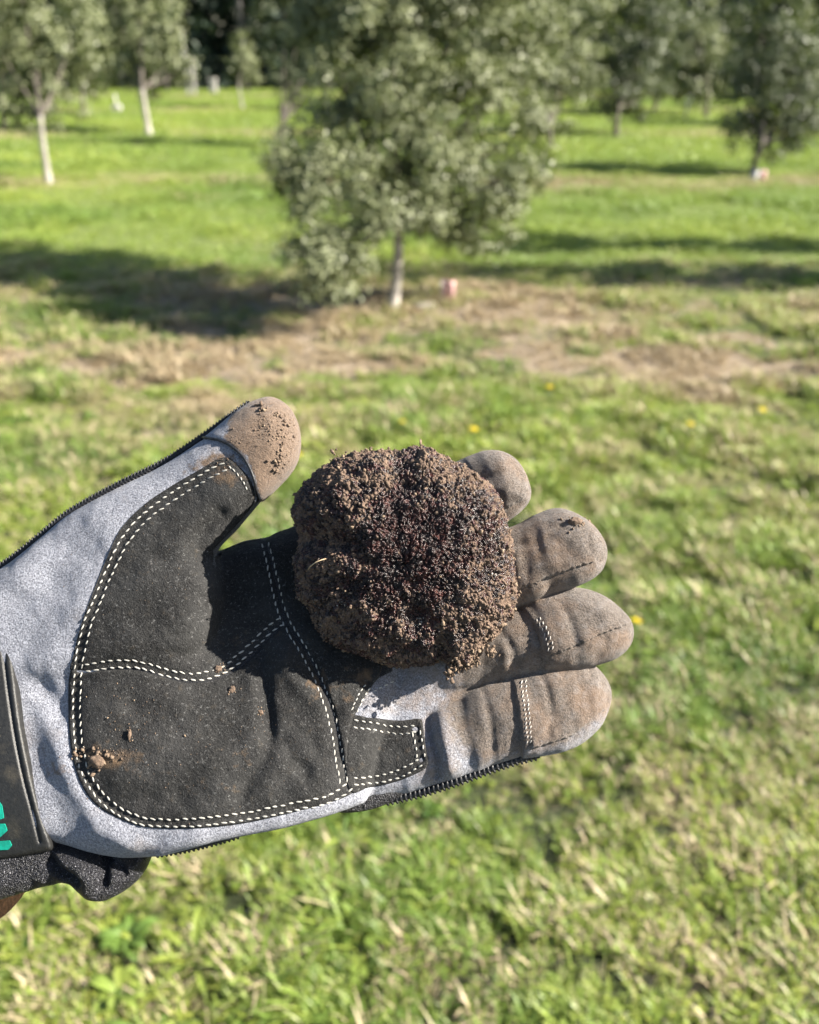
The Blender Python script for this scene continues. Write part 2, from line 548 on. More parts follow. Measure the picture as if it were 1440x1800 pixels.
# ------------------------------------------------------------------ grass: tuft meshes scattered by geometry nodes
def tuft(name, nb, hgt, spread, wid, lean, kind='grass'):
    V = []; F = []; T = []
    for i in range(nb):
        a = random.uniform(0, 6.283); r = spread * math.sqrt(random.random())
        bx, by = r * math.cos(a), r * math.sin(a)
        h = hgt * random.uniform(0.45, 1.15); w = wid * random.uniform(0.6, 1.3)
        d = random.uniform(0, 6.283); ln = lean * random.uniform(0.2, 1.3) * h
        dx, dy = math.cos(d), math.sin(d); sx, sy = -dy, dx
        tone = random.random(); n0 = len(V)
        if kind == 'clover':
            c = Vector((bx + dx * ln, by + dy * ln, h * 0.7))
            for k in range(3):
                q = d + k * 2.09; ux, uy = math.cos(q), math.sin(q); vx, vy = -uy, ux; L = w * 3.0
                n0 = len(V); up = random.uniform(-0.1, 0.5)
                V += [(c.x, c.y, c.z), (c.x + ux * L * .6 + vx * L * .45, c.y + uy * L * .6 + vy * L * .45, c.z + L * up),
                      (c.x + ux * L, c.y + uy * L, c.z + L * up * .8), (c.x + ux * L * .6 - vx * L * .45, c.y + uy * L * .6 - vy * L * .45, c.z + L * up)]
                F += [(n0, n0 + 1, n0 + 2), (n0, n0 + 2, n0 + 3)]; T += [tone * 0.5] * 4
            continue
        for k, (t, ww) in enumerate(((0, 1), (0.4, 0.95), (0.75, 0.6))):
            o = ln * t * t
            V += [(bx + dx * o - sx * w * ww / 2, by + dy * o - sy * w * ww / 2, h * t * (1 - 0.25 * t * lean)),
                  (bx + dx * o + sx * w * ww / 2, by + dy * o + sy * w * ww / 2, h * t * (1 - 0.25 * t * lean))]
        V.append((bx + dx * ln, by + dy * ln, h * (1 - 0.25 * lean)))
        F += [(n0, n0 + 1, n0 + 3), (n0, n0 + 3, n0 + 2), (n0 + 2, n0 + 3, n0 + 5), (n0 + 2, n0 + 5, n0 + 4), (n0 + 4, n0 + 5, n0 + 6)]
        T += [tone] * 7
    o = mesh_obj(name, np.array(V), np.array(F), M_grass, link=False)
    attr(o, 'tone', T)
    return o


def scatter(name, tufts, P, scale, rot, dry, rnd, label, cat):
    col = bpy.data.collections.new(name + '_sources')
    for t in tufts: col.objects.link(t)
    me = bpy.data.meshes.new(name)
    me.vertices.add(len(P)); me.vertices.foreach_set('co', np.asarray(P, np.float32).ravel())
    o = bpy.data.objects.new(name, me); COL.objects.link(o)
    attr(o, 'sc', scale); attr(o, 'rz', rot); attr(o, 'dry', dry); attr(o, 'rnd', rnd)
    me.materials.append(M_grass)
    ng = bpy.data.node_groups.new(name + '_nodes', 'GeometryNodeTree')
    ng.interface.new_socket('Geometry', in_out='INPUT', socket_type='NodeSocketGeometry')
    ng.interface.new_socket('Geometry', in_out='OUTPUT', socket_type='NodeSocketGeometry')
    n = ng.nodes; L = ng.links.new
    gi = n.new('NodeGroupInput'); go = n.new('NodeGroupOutput')
    ci = n.new('GeometryNodeCollectionInfo'); ci.inputs[0].default_value = col; ci.inputs[1].default_value = True; ci.inputs[2].default_value = True
    ip = n.new('GeometryNodeInstanceOnPoints'); ip.inputs['Pick Instance'].default_value = True
    def na(nm):
        a = n.new('GeometryNodeInputNamedAttribute'); a.data_type = 'FLOAT'; a.inputs[0].default_value = nm
        return a.outputs[0]
    cx = n.new('ShaderNodeCombineXYZ'); L(na('rz'), cx.inputs[2])
    L(gi.outputs[0], ip.inputs['Points']); L(ci.outputs[0], ip.inputs['Instance'])
    L(cx.outputs[0], ip.inputs['Rotation'])
    L(na('sc'), ip.inputs['Scale'])
    L(ip.outputs[0], go.inputs[0])
    md = o.modifiers.new('scatter', 'NODES'); md.node_group = ng
    tag(o, label, None, kind='stuff')
    return o


def gz(x, y):
    return ((vnoise(x * 1.6, y * 1.6, 5) - 0.5) * 0.04 + (vnoise(x * 6, y * 6, 6) - 0.5) * 0.02) * np.exp(-((np.abs(x) / 25) ** 2)) * np.exp(-((y / 35) ** 2))


def pts_band(y0, y1, dens, hw):
    """points in the view wedge"""
    n = int((y1 - y0) * 2 * hw(y1) * dens)
    y = RNG.uniform(y0, y1, n); x = RNG.uniform(-hw(y1), hw(y1), n)
    k = np.abs(x) < hw(y)
    return x[k], y[k]


hw = lambda y: 1.1 + y * 0.68
near_t = [tuft('grass_tuft', 24, 0.056, 0.032, 0.0042, 0.9) for _ in range(8)] + [tuft('grass_tuft', 14, 0.035, 0.05, 0.0036, 0.7, 'clover') for _ in range(1)]
x, y = pts_band(0.55, 4.2, 1500, hw)
h_ = 0.35 + 1.5 * np.clip(vnoise(x * 6, y * 6, 21) * 0.65 + vnoise(x * 14, y * 14, 28) * 0.5 - 0.25, 0, 1) * (0.5 + vnoise(x * 1.7, y * 1.7, 22))
scatter('grass_foreground', near_t, np.stack([x, y, gz(x, y)], 1), h_ * RNG.uniform(0.8, 1.25, len(x)), RNG.uniform(0, 6.28, len(x)),
        dryness(x, y), np.clip(vnoise(x * 2.2, y * 2.2, 23) * 0.8 + RNG.uniform(-0.2, 0.3, len(x)), 0, 1),
        'short tufty lawn grass and clover in front', 'grass')
def rosette(nl, L, w):
    V = []; F = []; T = []
    for i in range(nl):
        a = 2 * math.pi * i / nl + random.uniform(-.3, .3); ux, uy = math.cos(a), math.sin(a); vx, vy = -uy, ux; l = L * random.uniform(.6, 1.15); e = random.uniform(.25, 1.1); n0 = len(V)
        for t, ww in ((0, .15), (.35, .75), (.7, 1), (.92, .6)):
            r_ = l * t * math.cos(e * (1 - .6 * t)); z = l * t * math.sin(e * (1 - .6 * t)) + .006
            V += [(ux * r_ - vx * w * ww / 2, uy * r_ - vy * w * ww / 2, z + .004 * ww), (ux * r_, uy * r_, z), (ux * r_ + vx * w * ww / 2, uy * r_ + vy * w * ww / 2, z + .004 * ww)]
        V.append((ux * l * .97, uy * l * .97, l * math.sin(e * .4)))
        for k in range(3):
            b_ = n0 + 3 * k
            F += [(b_, b_ + 1, b_ + 4), (b_, b_ + 4, b_ + 3), (b_ + 1, b_ + 2, b_ + 5), (b_ + 1, b_ + 5, b_ + 4)]
        b_ = n0 + 9; F += [(b_, b_ + 1, b_ + 3), (b_ + 1, b_ + 2, b_ + 3)]
        T += [random.uniform(0, .5)] * 13
    o = mesh_obj('weed_rosette', np.array(V), np.array(F), M_grass, link=False); attr(o, 'tone', T); return o


wt_ = [rosette(9, .055, .014), rosette(12, .045, .018), rosette(7, .07, .012)]
x, y = pts_band(0.6, 4.0, 170, hw)
k = vnoise(x * 2.4 + 40, y * 2.4, 91) > 0.52
x, y = x[k], y[k]
scatter('weeds_foreground', wt_, np.stack([x, y, gz(x, y)], 1), RNG.uniform(0.5, 1.25, len(x)), RNG.uniform(0, 6.28, len(x)), np.full(len(x), 0.0), RNG.uniform(0.0, 0.8, len(x)),
        'broad leaved weeds among the foreground grass', 'weeds')
x, y = pts_band(4.2, 6.8, 420, hw)
scatter('grass_middle', near_t, np.stack([x, y, gz(x, y)], 1), (0.45 + 1.5 * np.clip(vnoise(x * 5, y * 5, 29) - 0.3, 0, 1)) * RNG.uniform(0.9, 1.4, len(x)), RNG.uniform(0, 6.28, len(x)),
        dryness(x, y), np.clip(vnoise(x * 1.5, y * 1.5, 30) * 0.8 + RNG.uniform(-0.1, 0.3, len(x)), 0, 1), 'patchy green and straw grass between the hand and the nearest tree', 'grass')
mid_t = [tuft('grass_tuft', 24, 0.06, 0.09, 0.006, 1.0) for _ in range(5)]
x, y = pts_band(6.8, 13, 260, hw)
dm = dryness(x, y)
scatter('grass_midfield', mid_t, np.stack([x, y, gz(x, y)], 1), (0.5 + 0.9 * vnoise(x * 2.5, y * 2.5, 24) ** 2 * 1.4) * RNG.uniform(0.7, 1.2, len(x)), RNG.uniform(0, 6.28, len(x)),
        dm, np.clip(vnoise(x, y, 25) * 0.8 + RNG.uniform(0, 0.3, len(x)), 0, 1),
        'green and straw grass around the nearest tree rows', 'grass')
far_t = [tuft('grass_tuft', 24, 0.09, 0.22, 0.014, 1.0) for _ in range(4)]
x, y = pts_band(13, 34, 45, hw)
scatter('grass_far', far_t, np.stack([x, y, gz(x, y)], 1), RNG.uniform(0.5, 1.1, len(x)), RNG.uniform(0, 6.28, len(x)),
        dryness(x, y), np.clip(vnoise(x * .6, y * .6, 26) * 0.6 + RNG.uniform(0.1, 0.5, len(x)), 0, 1),
        'sunlit mown grass far back in the orchard', 'grass')


# ------------------------------------------------------------------ trees
def leaves(centers, dirs, n_per, size, rng, spread):
    """small folded leaves packed round twig clumps, faces turned outwards -> V, F, tone"""
    K = len(centers); n = K * n_per
    C = np.repeat(centers, n_per, 0); D = np.repeat(dirs, n_per, 0)
    g = rng.normal(0, 1, (n, 3)); g /= np.linalg.norm(g, axis=1)[:, None]
    rad = rng.uniform(0.0, 1.0, n) ** 0.55 * np.where(rng.random(n) < 0.12, 1.45, 1.0)
    P = C + g * (rad * spread)[:, None] * np.array([1, 1, 0.75])
    nr = g * 0.7 + D * 0.5 + np.array([0, 0, 0.55]) + rng.normal(0, 0.5, (n, 3)); nr /= np.linalg.norm(nr, axis=1)[:, None]
    ax = rng.normal(0, 1, (n, 3)) + D * 0.5; ax -= nr * (ax * nr).sum(1)[:, None]; ax /= np.linalg.norm(ax, axis=1)[:, None]
    sd = np.cross(ax, nr)
    s = (size * rng.uniform(0.65, 1.3, n))[:, None]
    m = P + ax * s * 0.5; e = P + ax * s - nr * s * 0.12
    l = m + sd * s * 0.29 + nr * s * 0.05; r = m - sd * s * 0.29 + nr * s * 0.05
    V = np.stack([P, l, e, r], 1).reshape(-1, 3)
    i = np.arange(n)[:, None] * 4
    F = np.concatenate([i + np.array([[0, 2, 1]]), i + np.array([[0, 3, 2]])])
    tone = np.repeat(np.clip(np.repeat(rng.uniform(0, 1, K), n_per) * 0.5 + rng.uniform(0, 0.5, n), 0, 1), 4)
    return V, F, tone


def lobes_to_clusters(lobes, dens, rng):
    out = []; dr = []
    for (c, r) in lobes:
        c = np.array(c); r = np.array(r) if np.ndim(r) else np.array([r, r, r])
        n = max(5, int(dens * (r[0] * r[1] * r[2]) ** (2 / 3)))
        d = rng.normal(0, 1, (n, 3)); d /= np.linalg.norm(d, axis=1)[:, None]
        q = rng.uniform(0.15, 1.0, n) ** 0.5
        out.append(c + d * r * q[:, None]); dr.append(d)
    return np.concatenate(out), np.concatenate(dr)


def make_tree(base, lobes, trunk_h, trunk_r, dens, n_per, leaf, label, barkm, leafm, group='oak trees in orchard rows', lean=0.0, spread=0.13, name='oak_tree', top=None):
    """lobes in metres relative to the base; trunk, limbs and a leafy crown"""
    t = empty(name, tuple(base)); tag(t, label, 'tree', group)
    rng = np.random.default_rng(abs(hash((round(float(base[0]), 2), round(float(base[1]), 2)))) % 100000)
    rng = np.random.default_rng(int(abs(base[0] * 977 + base[1] * 131)) + 5)
    cc = np.mean([l[0] for l in lobes], 0)
    z = np.linspace(-0.05, trunk_h, 9)
    px_ = lean * z + 0.02 * np.sin(z * 5 + base[0]); py_ = 0.02 * np.cos(z * 4 + base[1]) - 0.02
    rad = trunk_r * (1.0 - 0.35 * z / trunk_h); rad[0] *= 1.6; rad[1] *= 1.15
    tube_obj('trunk', np.stack([px_, py_, z], 1), rad, barkm, t, 10)
    fork = np.array([px_[-1], py_[-1], trunk_h])
    s = Soup()
    for (c, r) in lobes:
        c = np.array(c); a = fork + (cc - fork) * 0.3 * (np.linalg.norm(c - fork) > 0.4)
        q = np.linspace(0, 1, 6)[:, None]
        mid_ = fork * (1 - q) ** 2 + 2 * q * (1 - q) * (fork * 0.5 + c * 0.5 + np.array([0, 0, -0.08])) + c * q ** 2
        V, F = tube(mid_, np.linspace(trunk_r * 0.5, trunk_r * 0.12, 6), 6, False)
        s.add(V, np.array(F))
    s.build('limb', M_barkd, t)
    C, D = lobes_to_clusters(lobes, dens, rng)
    V, F, tone = leaves(C, D, n_per, leaf, rng, spread)
    cr = mesh_obj('crown', V, F, leafm, t, smooth=False)
    attr(cr, 'tone', tone)
    return t


def px_lobes(base, depth, L):
    """crown lobes given as photo pixel centre + pixel radius, built round the tree's own position"""
    out = []
    for (x_, y_, r, *dy) in L:
        d = depth * 1.0 + (dy[0] if dy else 0)
        p = CP + (CR * (x_ - 720) / FPX - CU * (y_ - 900) / FPX + CF) * d
        rr = r / FPX * d
        out.append(((p - base), (rr, rr, rr)))
    return out


def zdepth(b): return float((np.array(b) - CP) @ CF)


# nearest tree
b = ground(690, 548); zd = zdepth(b)
L = [(740, 40, 120), (650, 60, 85, -.2), (860, 70, 85, -.2), (900, 130, 55), (700, 150, 90, -.35), (800, 180, 85, -.3), (600, 130, 50, -.3), (560, 40, 60, .1),
     (690, 245, 75, -.3), (600, 260, 48, -.5), (540, 285, 42, -.5), (770, 280, 75, -.4), (860, 265, 65, -.2), (905, 300, 42, -.1), (930, 215, 36), (640, 330, 55, -.5), (730, 345, 60, -.3),
     (540, 360, 42, -.55), (515, 310, 26, -.5), (820, 350, 58, -.2), (880, 375, 40), (590, 410, 45, -.6), (650, 400, 36, -.5), (560, 455, 38, -.65), (610, 470, 34, -.6), (590, 495, 30, -.5), (560, 310, 50, -.5), (520, 340, 34, -.55), (545, 400, 46, -.6), (520, 440, 30, -.6), (545, 490, 34, -.6), (490, 290, 22, -.5),
     (800, 400, 40), (840, 420, 34), (720, 400, 26, .2), (575, 205, 50, -.2), (620, 195, 55, -.3), (640, 270, 55, -.4), (500, 250, 26, -.3), (885, 330, 50, -.3), (945, 290, 34, -.2), (700, 365, 40, -.5), (745, 385, 36, -.4), (670, 350, 40, -.6), (690, -110, 200), (830, -70, 170), (940, 40, 60), (560, -60, 120)]
make_tree(b, px_lobes(b, zd, L), 0.62, 0.036, 330, 92, 0.032, 'nearest oak with pale grey bare trunk, centre, behind the truffle', M_bark, M_leaf, lean=0.05, spread=0.125)
b0 = b
# left, second row
b = ground(84, 324); zd = zdepth(b)
L = [(60, 60, 120), (-10, 130, 80), (110, 130, 70), (70, 170, 62), (30, -60, 130), (130, 60, 60), (-40, 20, 110), (20, 190, 36)]
make_tree(b, px_lobes(b, zd, L), 0.75, 0.042, 100, 42, 0.06, 'oak with whitewashed lower trunk at the left edge', M_barkw, M_leaf, lean=0.10, spread=0.15)
b = ground(260, 237); zd = zdepth(b)
L = [(250, 60, 75), (200, 100, 55), (300, 100, 45), (250, 130, 45), (240, -40, 90), (215, 40, 60), (320, 120, 24)]
make_tree(b, px_lobes(b, zd, L), 0.75, 0.06, 72, 42, 0.075, 'oak with white trunk sleeve, second trunk from the left', M_barkw, M_leaf, lean=0.03, spread=0.18)
b = ground(1322, 312); zd = zdepth(b)
L = [(1350, 120, 85), (1310, 180, 60), (1380, 190, 70), (1340, 20, 110), (1430, 110, 90), (1315, 225, 42), (1370, 245, 40), (1420, 215, 55), (1345, 170, 80), (1300, 130, 50)]
make_tree(b, px_lobes(b, zd, L), 0.42, 0.04, 124, 42, 0.055, 'dark oak on the right with a pink flag at its foot', M_barkd, M_leafshaded, lean=0.12, spread=0.14)
b = ground(1083, 241); zd = zdepth(b)
L = [(1100, 60, 90), (1050, 130, 45), (1130, 120, 60), (1090, 165, 48), (1060, 180, 30), (1120, 175, 34), (1150, 20, 80), (1060, 40, 70)]
make_tree(b, px_lobes(b, zd, L), 0.5, 0.055, 81, 42, 0.07, 'low shadowed oak between the centre tree and the right tree', M_barkd, M_leafshaded, spread=0.17)
b = ground(965, 262); zd = zdepth(b)
L = [(960, 110, 85), (1010, 130, 60), (920, 180, 60), (970, 200, 45), (940, 30, 90), (1010, 40, 80), (930, 225, 35)]
make_tree(b, px_lobes(b, zd, L), 0.35, 0.05, 96, 42, 0.06, 'olive coloured oak half hidden by the right side of the nearest tree', M_barkd, M_leaf, spread=0.16)
b = ground(500, 262); zd = zdepth(b)
L = [(520, 80, 60), (545, 150, 40), (485, 140, 26), (500, 20, 60), (560, 60, 60), (520, 180, 22)]
make_tree(b, px_lobes(b, zd, L), 0.4, 0.05, 100, 42, 0.06, 'dark oak half hidden by the left side of the nearest tree', M_barkd, M_leafshaded, spread=0.16)
b = ground(1238, 206); zd = zdepth(b)
L = [(1225, 90, 66), (1200, 140, 42), (1225, 150, 40), (1180, 100, 40), (1255, 130, 35), (1215, 20, 70), (1235, 165, 22)]
make_tree(b, px_lobes(b, zd, L), 0.6, 0.05, 79, 42, 0.085, 'light green oak seen between the two dark right hand oaks', M_barkd, M_leaf, spread=0.2)
b = ground(150, 200); zd = zdepth(b)
L = [(150, 60, 55), (130, 110, 40), (175, 120, 34), (150, 10, 60), (160, 150, 20)]
make_tree(b, px_lobes(b, zd, L), 0.7, 0.05, 72, 42, 0.085, 'yellowish far oak between the two left hand oaks', M_barkd, M_leaf, spread=0.2)
b = ground(425, 191); zd = zdepth(b)
L = [(425, 105, 30), (415, 130, 20), (438, 135, 18), (425, 80, 22)]
make_tree(b, px_lobes(b, zd, L), 0.55, 0.03, 144, 42, 0.07, 'small young oak with a thin white stem before the woodland', M_barkw, M_leaf, spread=0.14)
b = ground(10, 232); zd = zdepth(b)
L = [(5, 150, 45), (-30, 110, 60), (25, 185, 28), (0, 60, 60)]
make_tree(b, px_lobes(b, zd, L), 0.5, 0.05, 79, 42, 0.075, 'far oak showing at the very left edge behind the whitewashed oak', M_barkd, M_leaf, spread=0.18)
for (xx, yy, rr, lb) in ((1150, 190, 38, 'small far oak right of the low shadowed oak'), (1420, 215, 60, 'far oak at the right edge behind the dark oak'),
                         (720, 190, 60, 'far oak hidden mostly behind the nearest crown'), (880, 200, 60, 'far oak behind the right shoulder of the nearest crown')):
    b = ground(xx, yy + 8); zd = zdepth(b)
    L = [(xx, yy - rr * 1.3, rr), (xx - rr * .6, yy - rr * .9, rr * .6), (xx + rr * .6, yy - rr, rr * .6), (xx, yy - rr * 2.3, rr * 1.1)]
    make_tree(b, px_lobes(b, zd, L), 0.5, 0.05, 72, 42, 0.08, lb, M_barkd, M_leaf, spread=0.2)
# neighbours just outside the frame: their shadows cross the grass
std = [((0, 0, 1.5), .75), ((.4, .2, 1.1), .5), ((-.45, -.1, 1.2), .5), ((.1, -.3, 2.2), .7), ((-.1, .4, .9), .45), ((0, 0, 2.7), .5)]
for (X_, Y_, k, lb) in ((4.6, 6.2, 0.75, 'oak beyond the right edge, in the nearest row'), (5.1, 7.3, .62, 'oak beyond the right edge, just behind the nearest row'),
                        (-5.9, 5.4, 1.0, 'oak beyond the left edge, in the nearest row'), (10.2, 11.6, 1.0, 'oak beyond the right edge, in the second row'), (-9.6, 11.2, 1.0, 'oak beyond the left edge, in the second row')):
    L_ = [(np.array(c) * k, r * k) for c, r in std] if k > .8 else [(np.array((0, 0, z_)), (k * .62, k * .55, .45)) for z_ in (0.75, 1.15, 1.55, 1.95, 2.35, 2.75)]
    make_tree(np.array([X_, Y_, 0.0]), L_, 0.6, 0.045, 110, 50, 0.06, lb, M_barkd, M_leafshaded, spread=0.16)

# woodland wall behind the orchard
rng = np.random.default_rng(3)
n = 26000
C = np.stack([rng.uniform(-32, 34, n), rng.uniform(33.5, 41, n), rng.uniform(0, 1, n) ** 1.0 * 7.5], 1)
gap = vnoise(C[:, 0] * 0.5, C[:, 2] * 0.6, 31)
keep = (gap > 0.28) | (C[:, 1] > 35.5)
keep &= ~((C[:, 2] < 1.7) & (C[:, 1] < 35.5) & (vnoise(C[:, 0] * 0.35, C[:, 0] * 0, 32) > 0.45))
C = C[keep]
V, F, tone = leaves(C, rng.normal(0, .6, C.shape) + np.array([0, -.6, 0]), 7, 0.34, rng, 0.5)
w = mesh_obj('woodland', V, F, M_wood, smooth=False); attr(w, 'tone', tone)
tag(w, 'dark dense woodland closing off the far end of the orchard', kind='stuff')
s = Soup()
for i in range(70):
    x_ = rng.uniform(-28, 30); y_ = rng.uniform(33.2, 35); r_ = rng.uniform(0.07, 0.2)
    V, F = tube([(x_, y_, -0.1), (x_ + rng.normal(0, .1), y_, 2.5), (x_ + rng.normal(0, .25), y_, 7)], [r_, r_ * .8, r_ * .6], 7, False)
    s.add(V, np.array(F))
wt = s.build('woodland_trunks', bark_mat('woodland_bark', (0.035, 0.033, 0.032), (0.10, 0.095, 0.09)))
tag(wt, 'thin grey trunks along the woodland edge', kind='stuff')


# ------------------------------------------------------------------ fence, posts, flags, stone
def box(c, d, rz=0.0):
    v = np.array([(i, j, k) for i in (-.5, .5) for j in (-.5, .5) for k in (-.5, .5)]) * np.array(d)
    cz, sz = math.cos(rz), math.sin(rz)
    v = np.stack([v[:, 0] * cz - v[:, 1] * sz, v[:, 0] * sz + v[:, 1] * cz, v[:, 2]], 1) + np.array(c)
    f = [(0, 1, 3, 2), (4, 6, 7, 5), (0, 4, 5, 1), (2, 3, 7, 6), (0, 2, 6, 4), (1, 5, 7, 3)]
    return v, f


def bevel_box(name, c, d, mat, parent, bev=0.01):
    v, f = box(c, d)
    o = mesh_obj(name, v, f, mat, parent, smooth=False)
    bm = bmesh.new(); bm.from_mesh(o.data)
    bmesh.ops.bevel(bm, geom=bm.edges[:], offset=bev, segments=2, affect='EDGES')
    bm.to_mesh(o.data); bm.free()
    return o


fy = 31.6
fe = empty('wire_fence', (0, fy, 0)); tag(fe, 'low wire fence with dark posts in front of the woodland', 'fence')
for i in range(-8, 9):
    bevel_box('post', (i * 2.6, 0, 0.55), (0.08, 0.08, 1.1), M_barkd, fe, 0.01)
for z_ in (0.25, 0.5, 0.75, 1.0):
    tube_obj('wire', [(-21, 0.045, z_), (0, 0.045, z_ - 0.01), (21, 0.045, z_)], 0.004, M_wire, fe, 5)


def post(px, py, h, wd, mat, label, name='concrete_post', cap=True):
    g = ground(px, py); e = empty(name, tuple(g)); tag(e, label, 'post')
    bevel_box('shaft', (0, 0, h / 2 - 0.05), (wd, wd, h + 0.1), mat, e, wd * .12)
    if cap:
        v, f = box((0, 0, h + wd * .2), (wd * 1.15, wd * 1.15, wd * .3)); mesh_obj('cap', v, f, mat, e, False)
    return e


post(331, 168, 1.7, 0.10, M_conc, 'tall white post before the woodland, left of the young oak', 'white_post')
post(342, 167, 1.0, 0.11, M_conc, 'grey concrete post close beside the tall white post')
post(375, 164, 0.36, 0.22, M_conc, 'short grey post stump right of the tall white post')


def flag(px, py, w_, h_, z_, label):
    g = ground(px, py); e = empty('marker_flag', tuple(g)); tag(e, label, 'flag', 'pink marker flags at tree feet')
    tube_obj('stake', [(0, 0, -0.03), (0, 0, z_ + h_)], 0.004, M_wire, e, 6)
    V = []; F = []
    for i in range(6):
        for j in range(4):
            u = i / 5; v = j / 3
            V.append((0.005 + u * w_, 0.014 * math.sin(u * 5 + v), z_ + v * h_ - 0.01 * u))
    for i in range(5):
        for j in range(3): F.append((i * 4 + j, (i + 1) * 4 + j, (i + 1) * 4 + j + 1, i * 4 + j + 1))
    o = mesh_obj('pennant', V, F, M_pink, e)
    md = o.modifiers.new('t', 'SOLIDIFY'); md.thickness = 0.002
    return e


flag(776, 538, 0.075, 0.11, 0.06, 'pink marker flag on the straw right of the nearest trunk')
flag(1328, 318, 0.11, 0.11, 0.02, 'pink marker flag at the foot of the dark right hand oak')

# white plastic tree guard leaning at the right tree, white irrigation riser on the left
g = ground(1322, 320); e = empty('tree_guard', tuple(g)); tag(e, 'white plastic tree guard at the foot of the dark right hand oak', 'tree guard')
tube_obj('sleeve', [(0, 0, -0.02), (0.02, 0, 0.07), (0.04, 0, 0.14)], [0.05, 0.042, 0.038], M_white, e, 12)
tube_obj('rim', [(0.038, 0, 0.135), (0.042, 0, 0.148)], [0.043, 0.043], M_white, e, 12)
g = ground(206, 196); e = empty('water_riser', tuple(g)); tag(e, 'small white pipe riser with a box at its base, on the far grass', 'riser')
tube_obj('pipe', [(0, 0, 0), (0, 0, 0.38)], 0.022, M_white, e, 8); bevel_box('valve_box', (0, 0, 0.07), (0.2, 0.18, 0.16), M_white, e, 0.02)
g = ground(1204, 214); e = empty('plant_stake', tuple(g)); tag(e, 'thin white plant stake on the far grass right of centre', 'stake')
tube_obj('shaft', [(0, 0, -0.03), (0.02, 0, 0.42)], 0.014, M_white, e, 8); tube_obj('loop', [(0.02 + 0.06 * math.cos(a), 0, 0.44 + 0.06 * math.sin(a)) for a in np.linspace(-1.5, 4.6, 14)], 0.01, M_white, e, 6)
g = ground(750, 543)
bm = bmesh.new(); bmesh.ops.create_icosphere(bm, subdivisions=3, radius=1)
for v in bm.verts:
    k = 1 + 0.25 * noise.noise(v.co * 1.5); v.co = Vector((v.co.x * 0.085 * k, v.co.y * 0.06 * k, v.co.z * 0.022 * k))
me = bpy.data.meshes.new('flat_stone'); bm.to_mesh(me); bm.free(); me.materials.append(M_stone); me.shade_smooth()
o = bpy.data.objects.new('flat_stone', me); o.location = (g[0], g[1], 0.02); COL.objects.link(o); tag(o, 'pale flat stone on the straw between nearest trunk and pink flag', 'stone')


# yellow flowers
def flower(label):
    e = empty('yellow_flower', (0, 0, 0)); tag(e, label, 'flower', 'yellow flowers in the grass')
    tube_obj('stem', [(0, 0, 0), (0.004, 0.002, 0.04), (0.002, 0, 0.078)], 0.0013, M_stem, e, 5)
    s = Soup()
    for ring_, (m_, L_, up_) in enumerate(((13, 0.015, 0.25), (9, 0.010, 0.7))):
        for k in range(m_):
            a = 2 * math.pi * k / m_ + ring_; ux, uy = math.cos(a), math.sin(a); vx, vy = -uy, ux
            V = [(0, 0, 0), (ux * L_ * .6 + vx * .003, uy * L_ * .6 + vy * .003, L_ * up_ * .6), (ux * L_, uy * L_, L_ * up_), (ux * L_ * .6 - vx * .003, uy * L_ * .6 - vy * .003, L_ * up_ * .6)]
            s.add(np.array(V) + np.array([0.002, 0, 0.078]), np.array([(0, 1, 2, 3)]))
    s.build('petals', M_yel, e)
    tube_obj('flower_centre', [(0.002, 0, 0.076), (0.002, 0, 0.083)], [0.005, 0.004], simple('flower_eye', (0.6, 0.42, 0.01)), e, 8)
    return e


fl = [(830, 797, 'yellow flower just above the truffle, left of the index fingertip'), (1110, 1146, 'yellow flower right of the ring fingertip'),
      (709, 775, 'yellow flower above the truffle top'), (964, 712, 'yellow flower farthest back, above the middle finger'),
      (1209, 781, 'yellow flower level with the truffle top, right of the hand'), (1330, 745, 'yellow flower nearest the right edge'),
      (535, 822, 'yellow flower between thumb tip and truffle')]
f0 = flower(fl[0][2])
for i, (px, py, lb) in enumerate(fl):
    if i == 0: o = f0
    else:
        o = f0.copy(); COL.objects.link(o)
        for ch in list(f0.children):
            c = ch.copy(); COL.objects.link(c); c.parent = o
        o['label'] = lb
    g = ground(px, py + 6, 0.0); o.location = (g[0], g[1], 0); o.rotation_euler = (random.uniform(-.2, .1), random.uniform(-.2, .3), random.uniform(0, 6)); k = (1.5, 1.25, 1.2, 1.3, 1.3, 1.2, 1.0)[i]; o.scale = (k, k, k)

# ------------------------------------------------------------------ GLOVE (in a rigid hand frame, millimetres: x right, y up, h towards the viewer)
Z0 = 335.0
TILT = 0.28
YC = -40.0


def unproj(px, py, m):
    """photo pixel + height m over the tilted hand plane -> X, Y, h in the hand frame"""
    px = np.asarray(px, float); py = np.asarray(py, float); m = np.asarray(m, float)
    v = -(py - 900) / FPX; h = m * 1.0
    for _ in range(8):
        Y = v * (Z0 - h); h = m - (Y - YC) * TILT
    return (px - 720) / FPX * (Z0 - h), v * (Z0 - h), h


def to_world(X, Y, h):
    X = np.asarray(X)[..., None] / 1000; Y = np.asarray(Y)[..., None] / 1000; z = (Z0 - np.asarray(h))[..., None] / 1000
    return CP + CR * X + CU * Y + CF * z


RES = 0.7
xs = np.arange(-225, 100, RES); ys = np.arange(-175, 48, RES); hs = np.arange(-42, 62, RES)
XX, YY = np.meshgrid(xs, ys, indexing='ij')
HB = -(YY - YC) * TILT
H3 = hs[None, None, :]


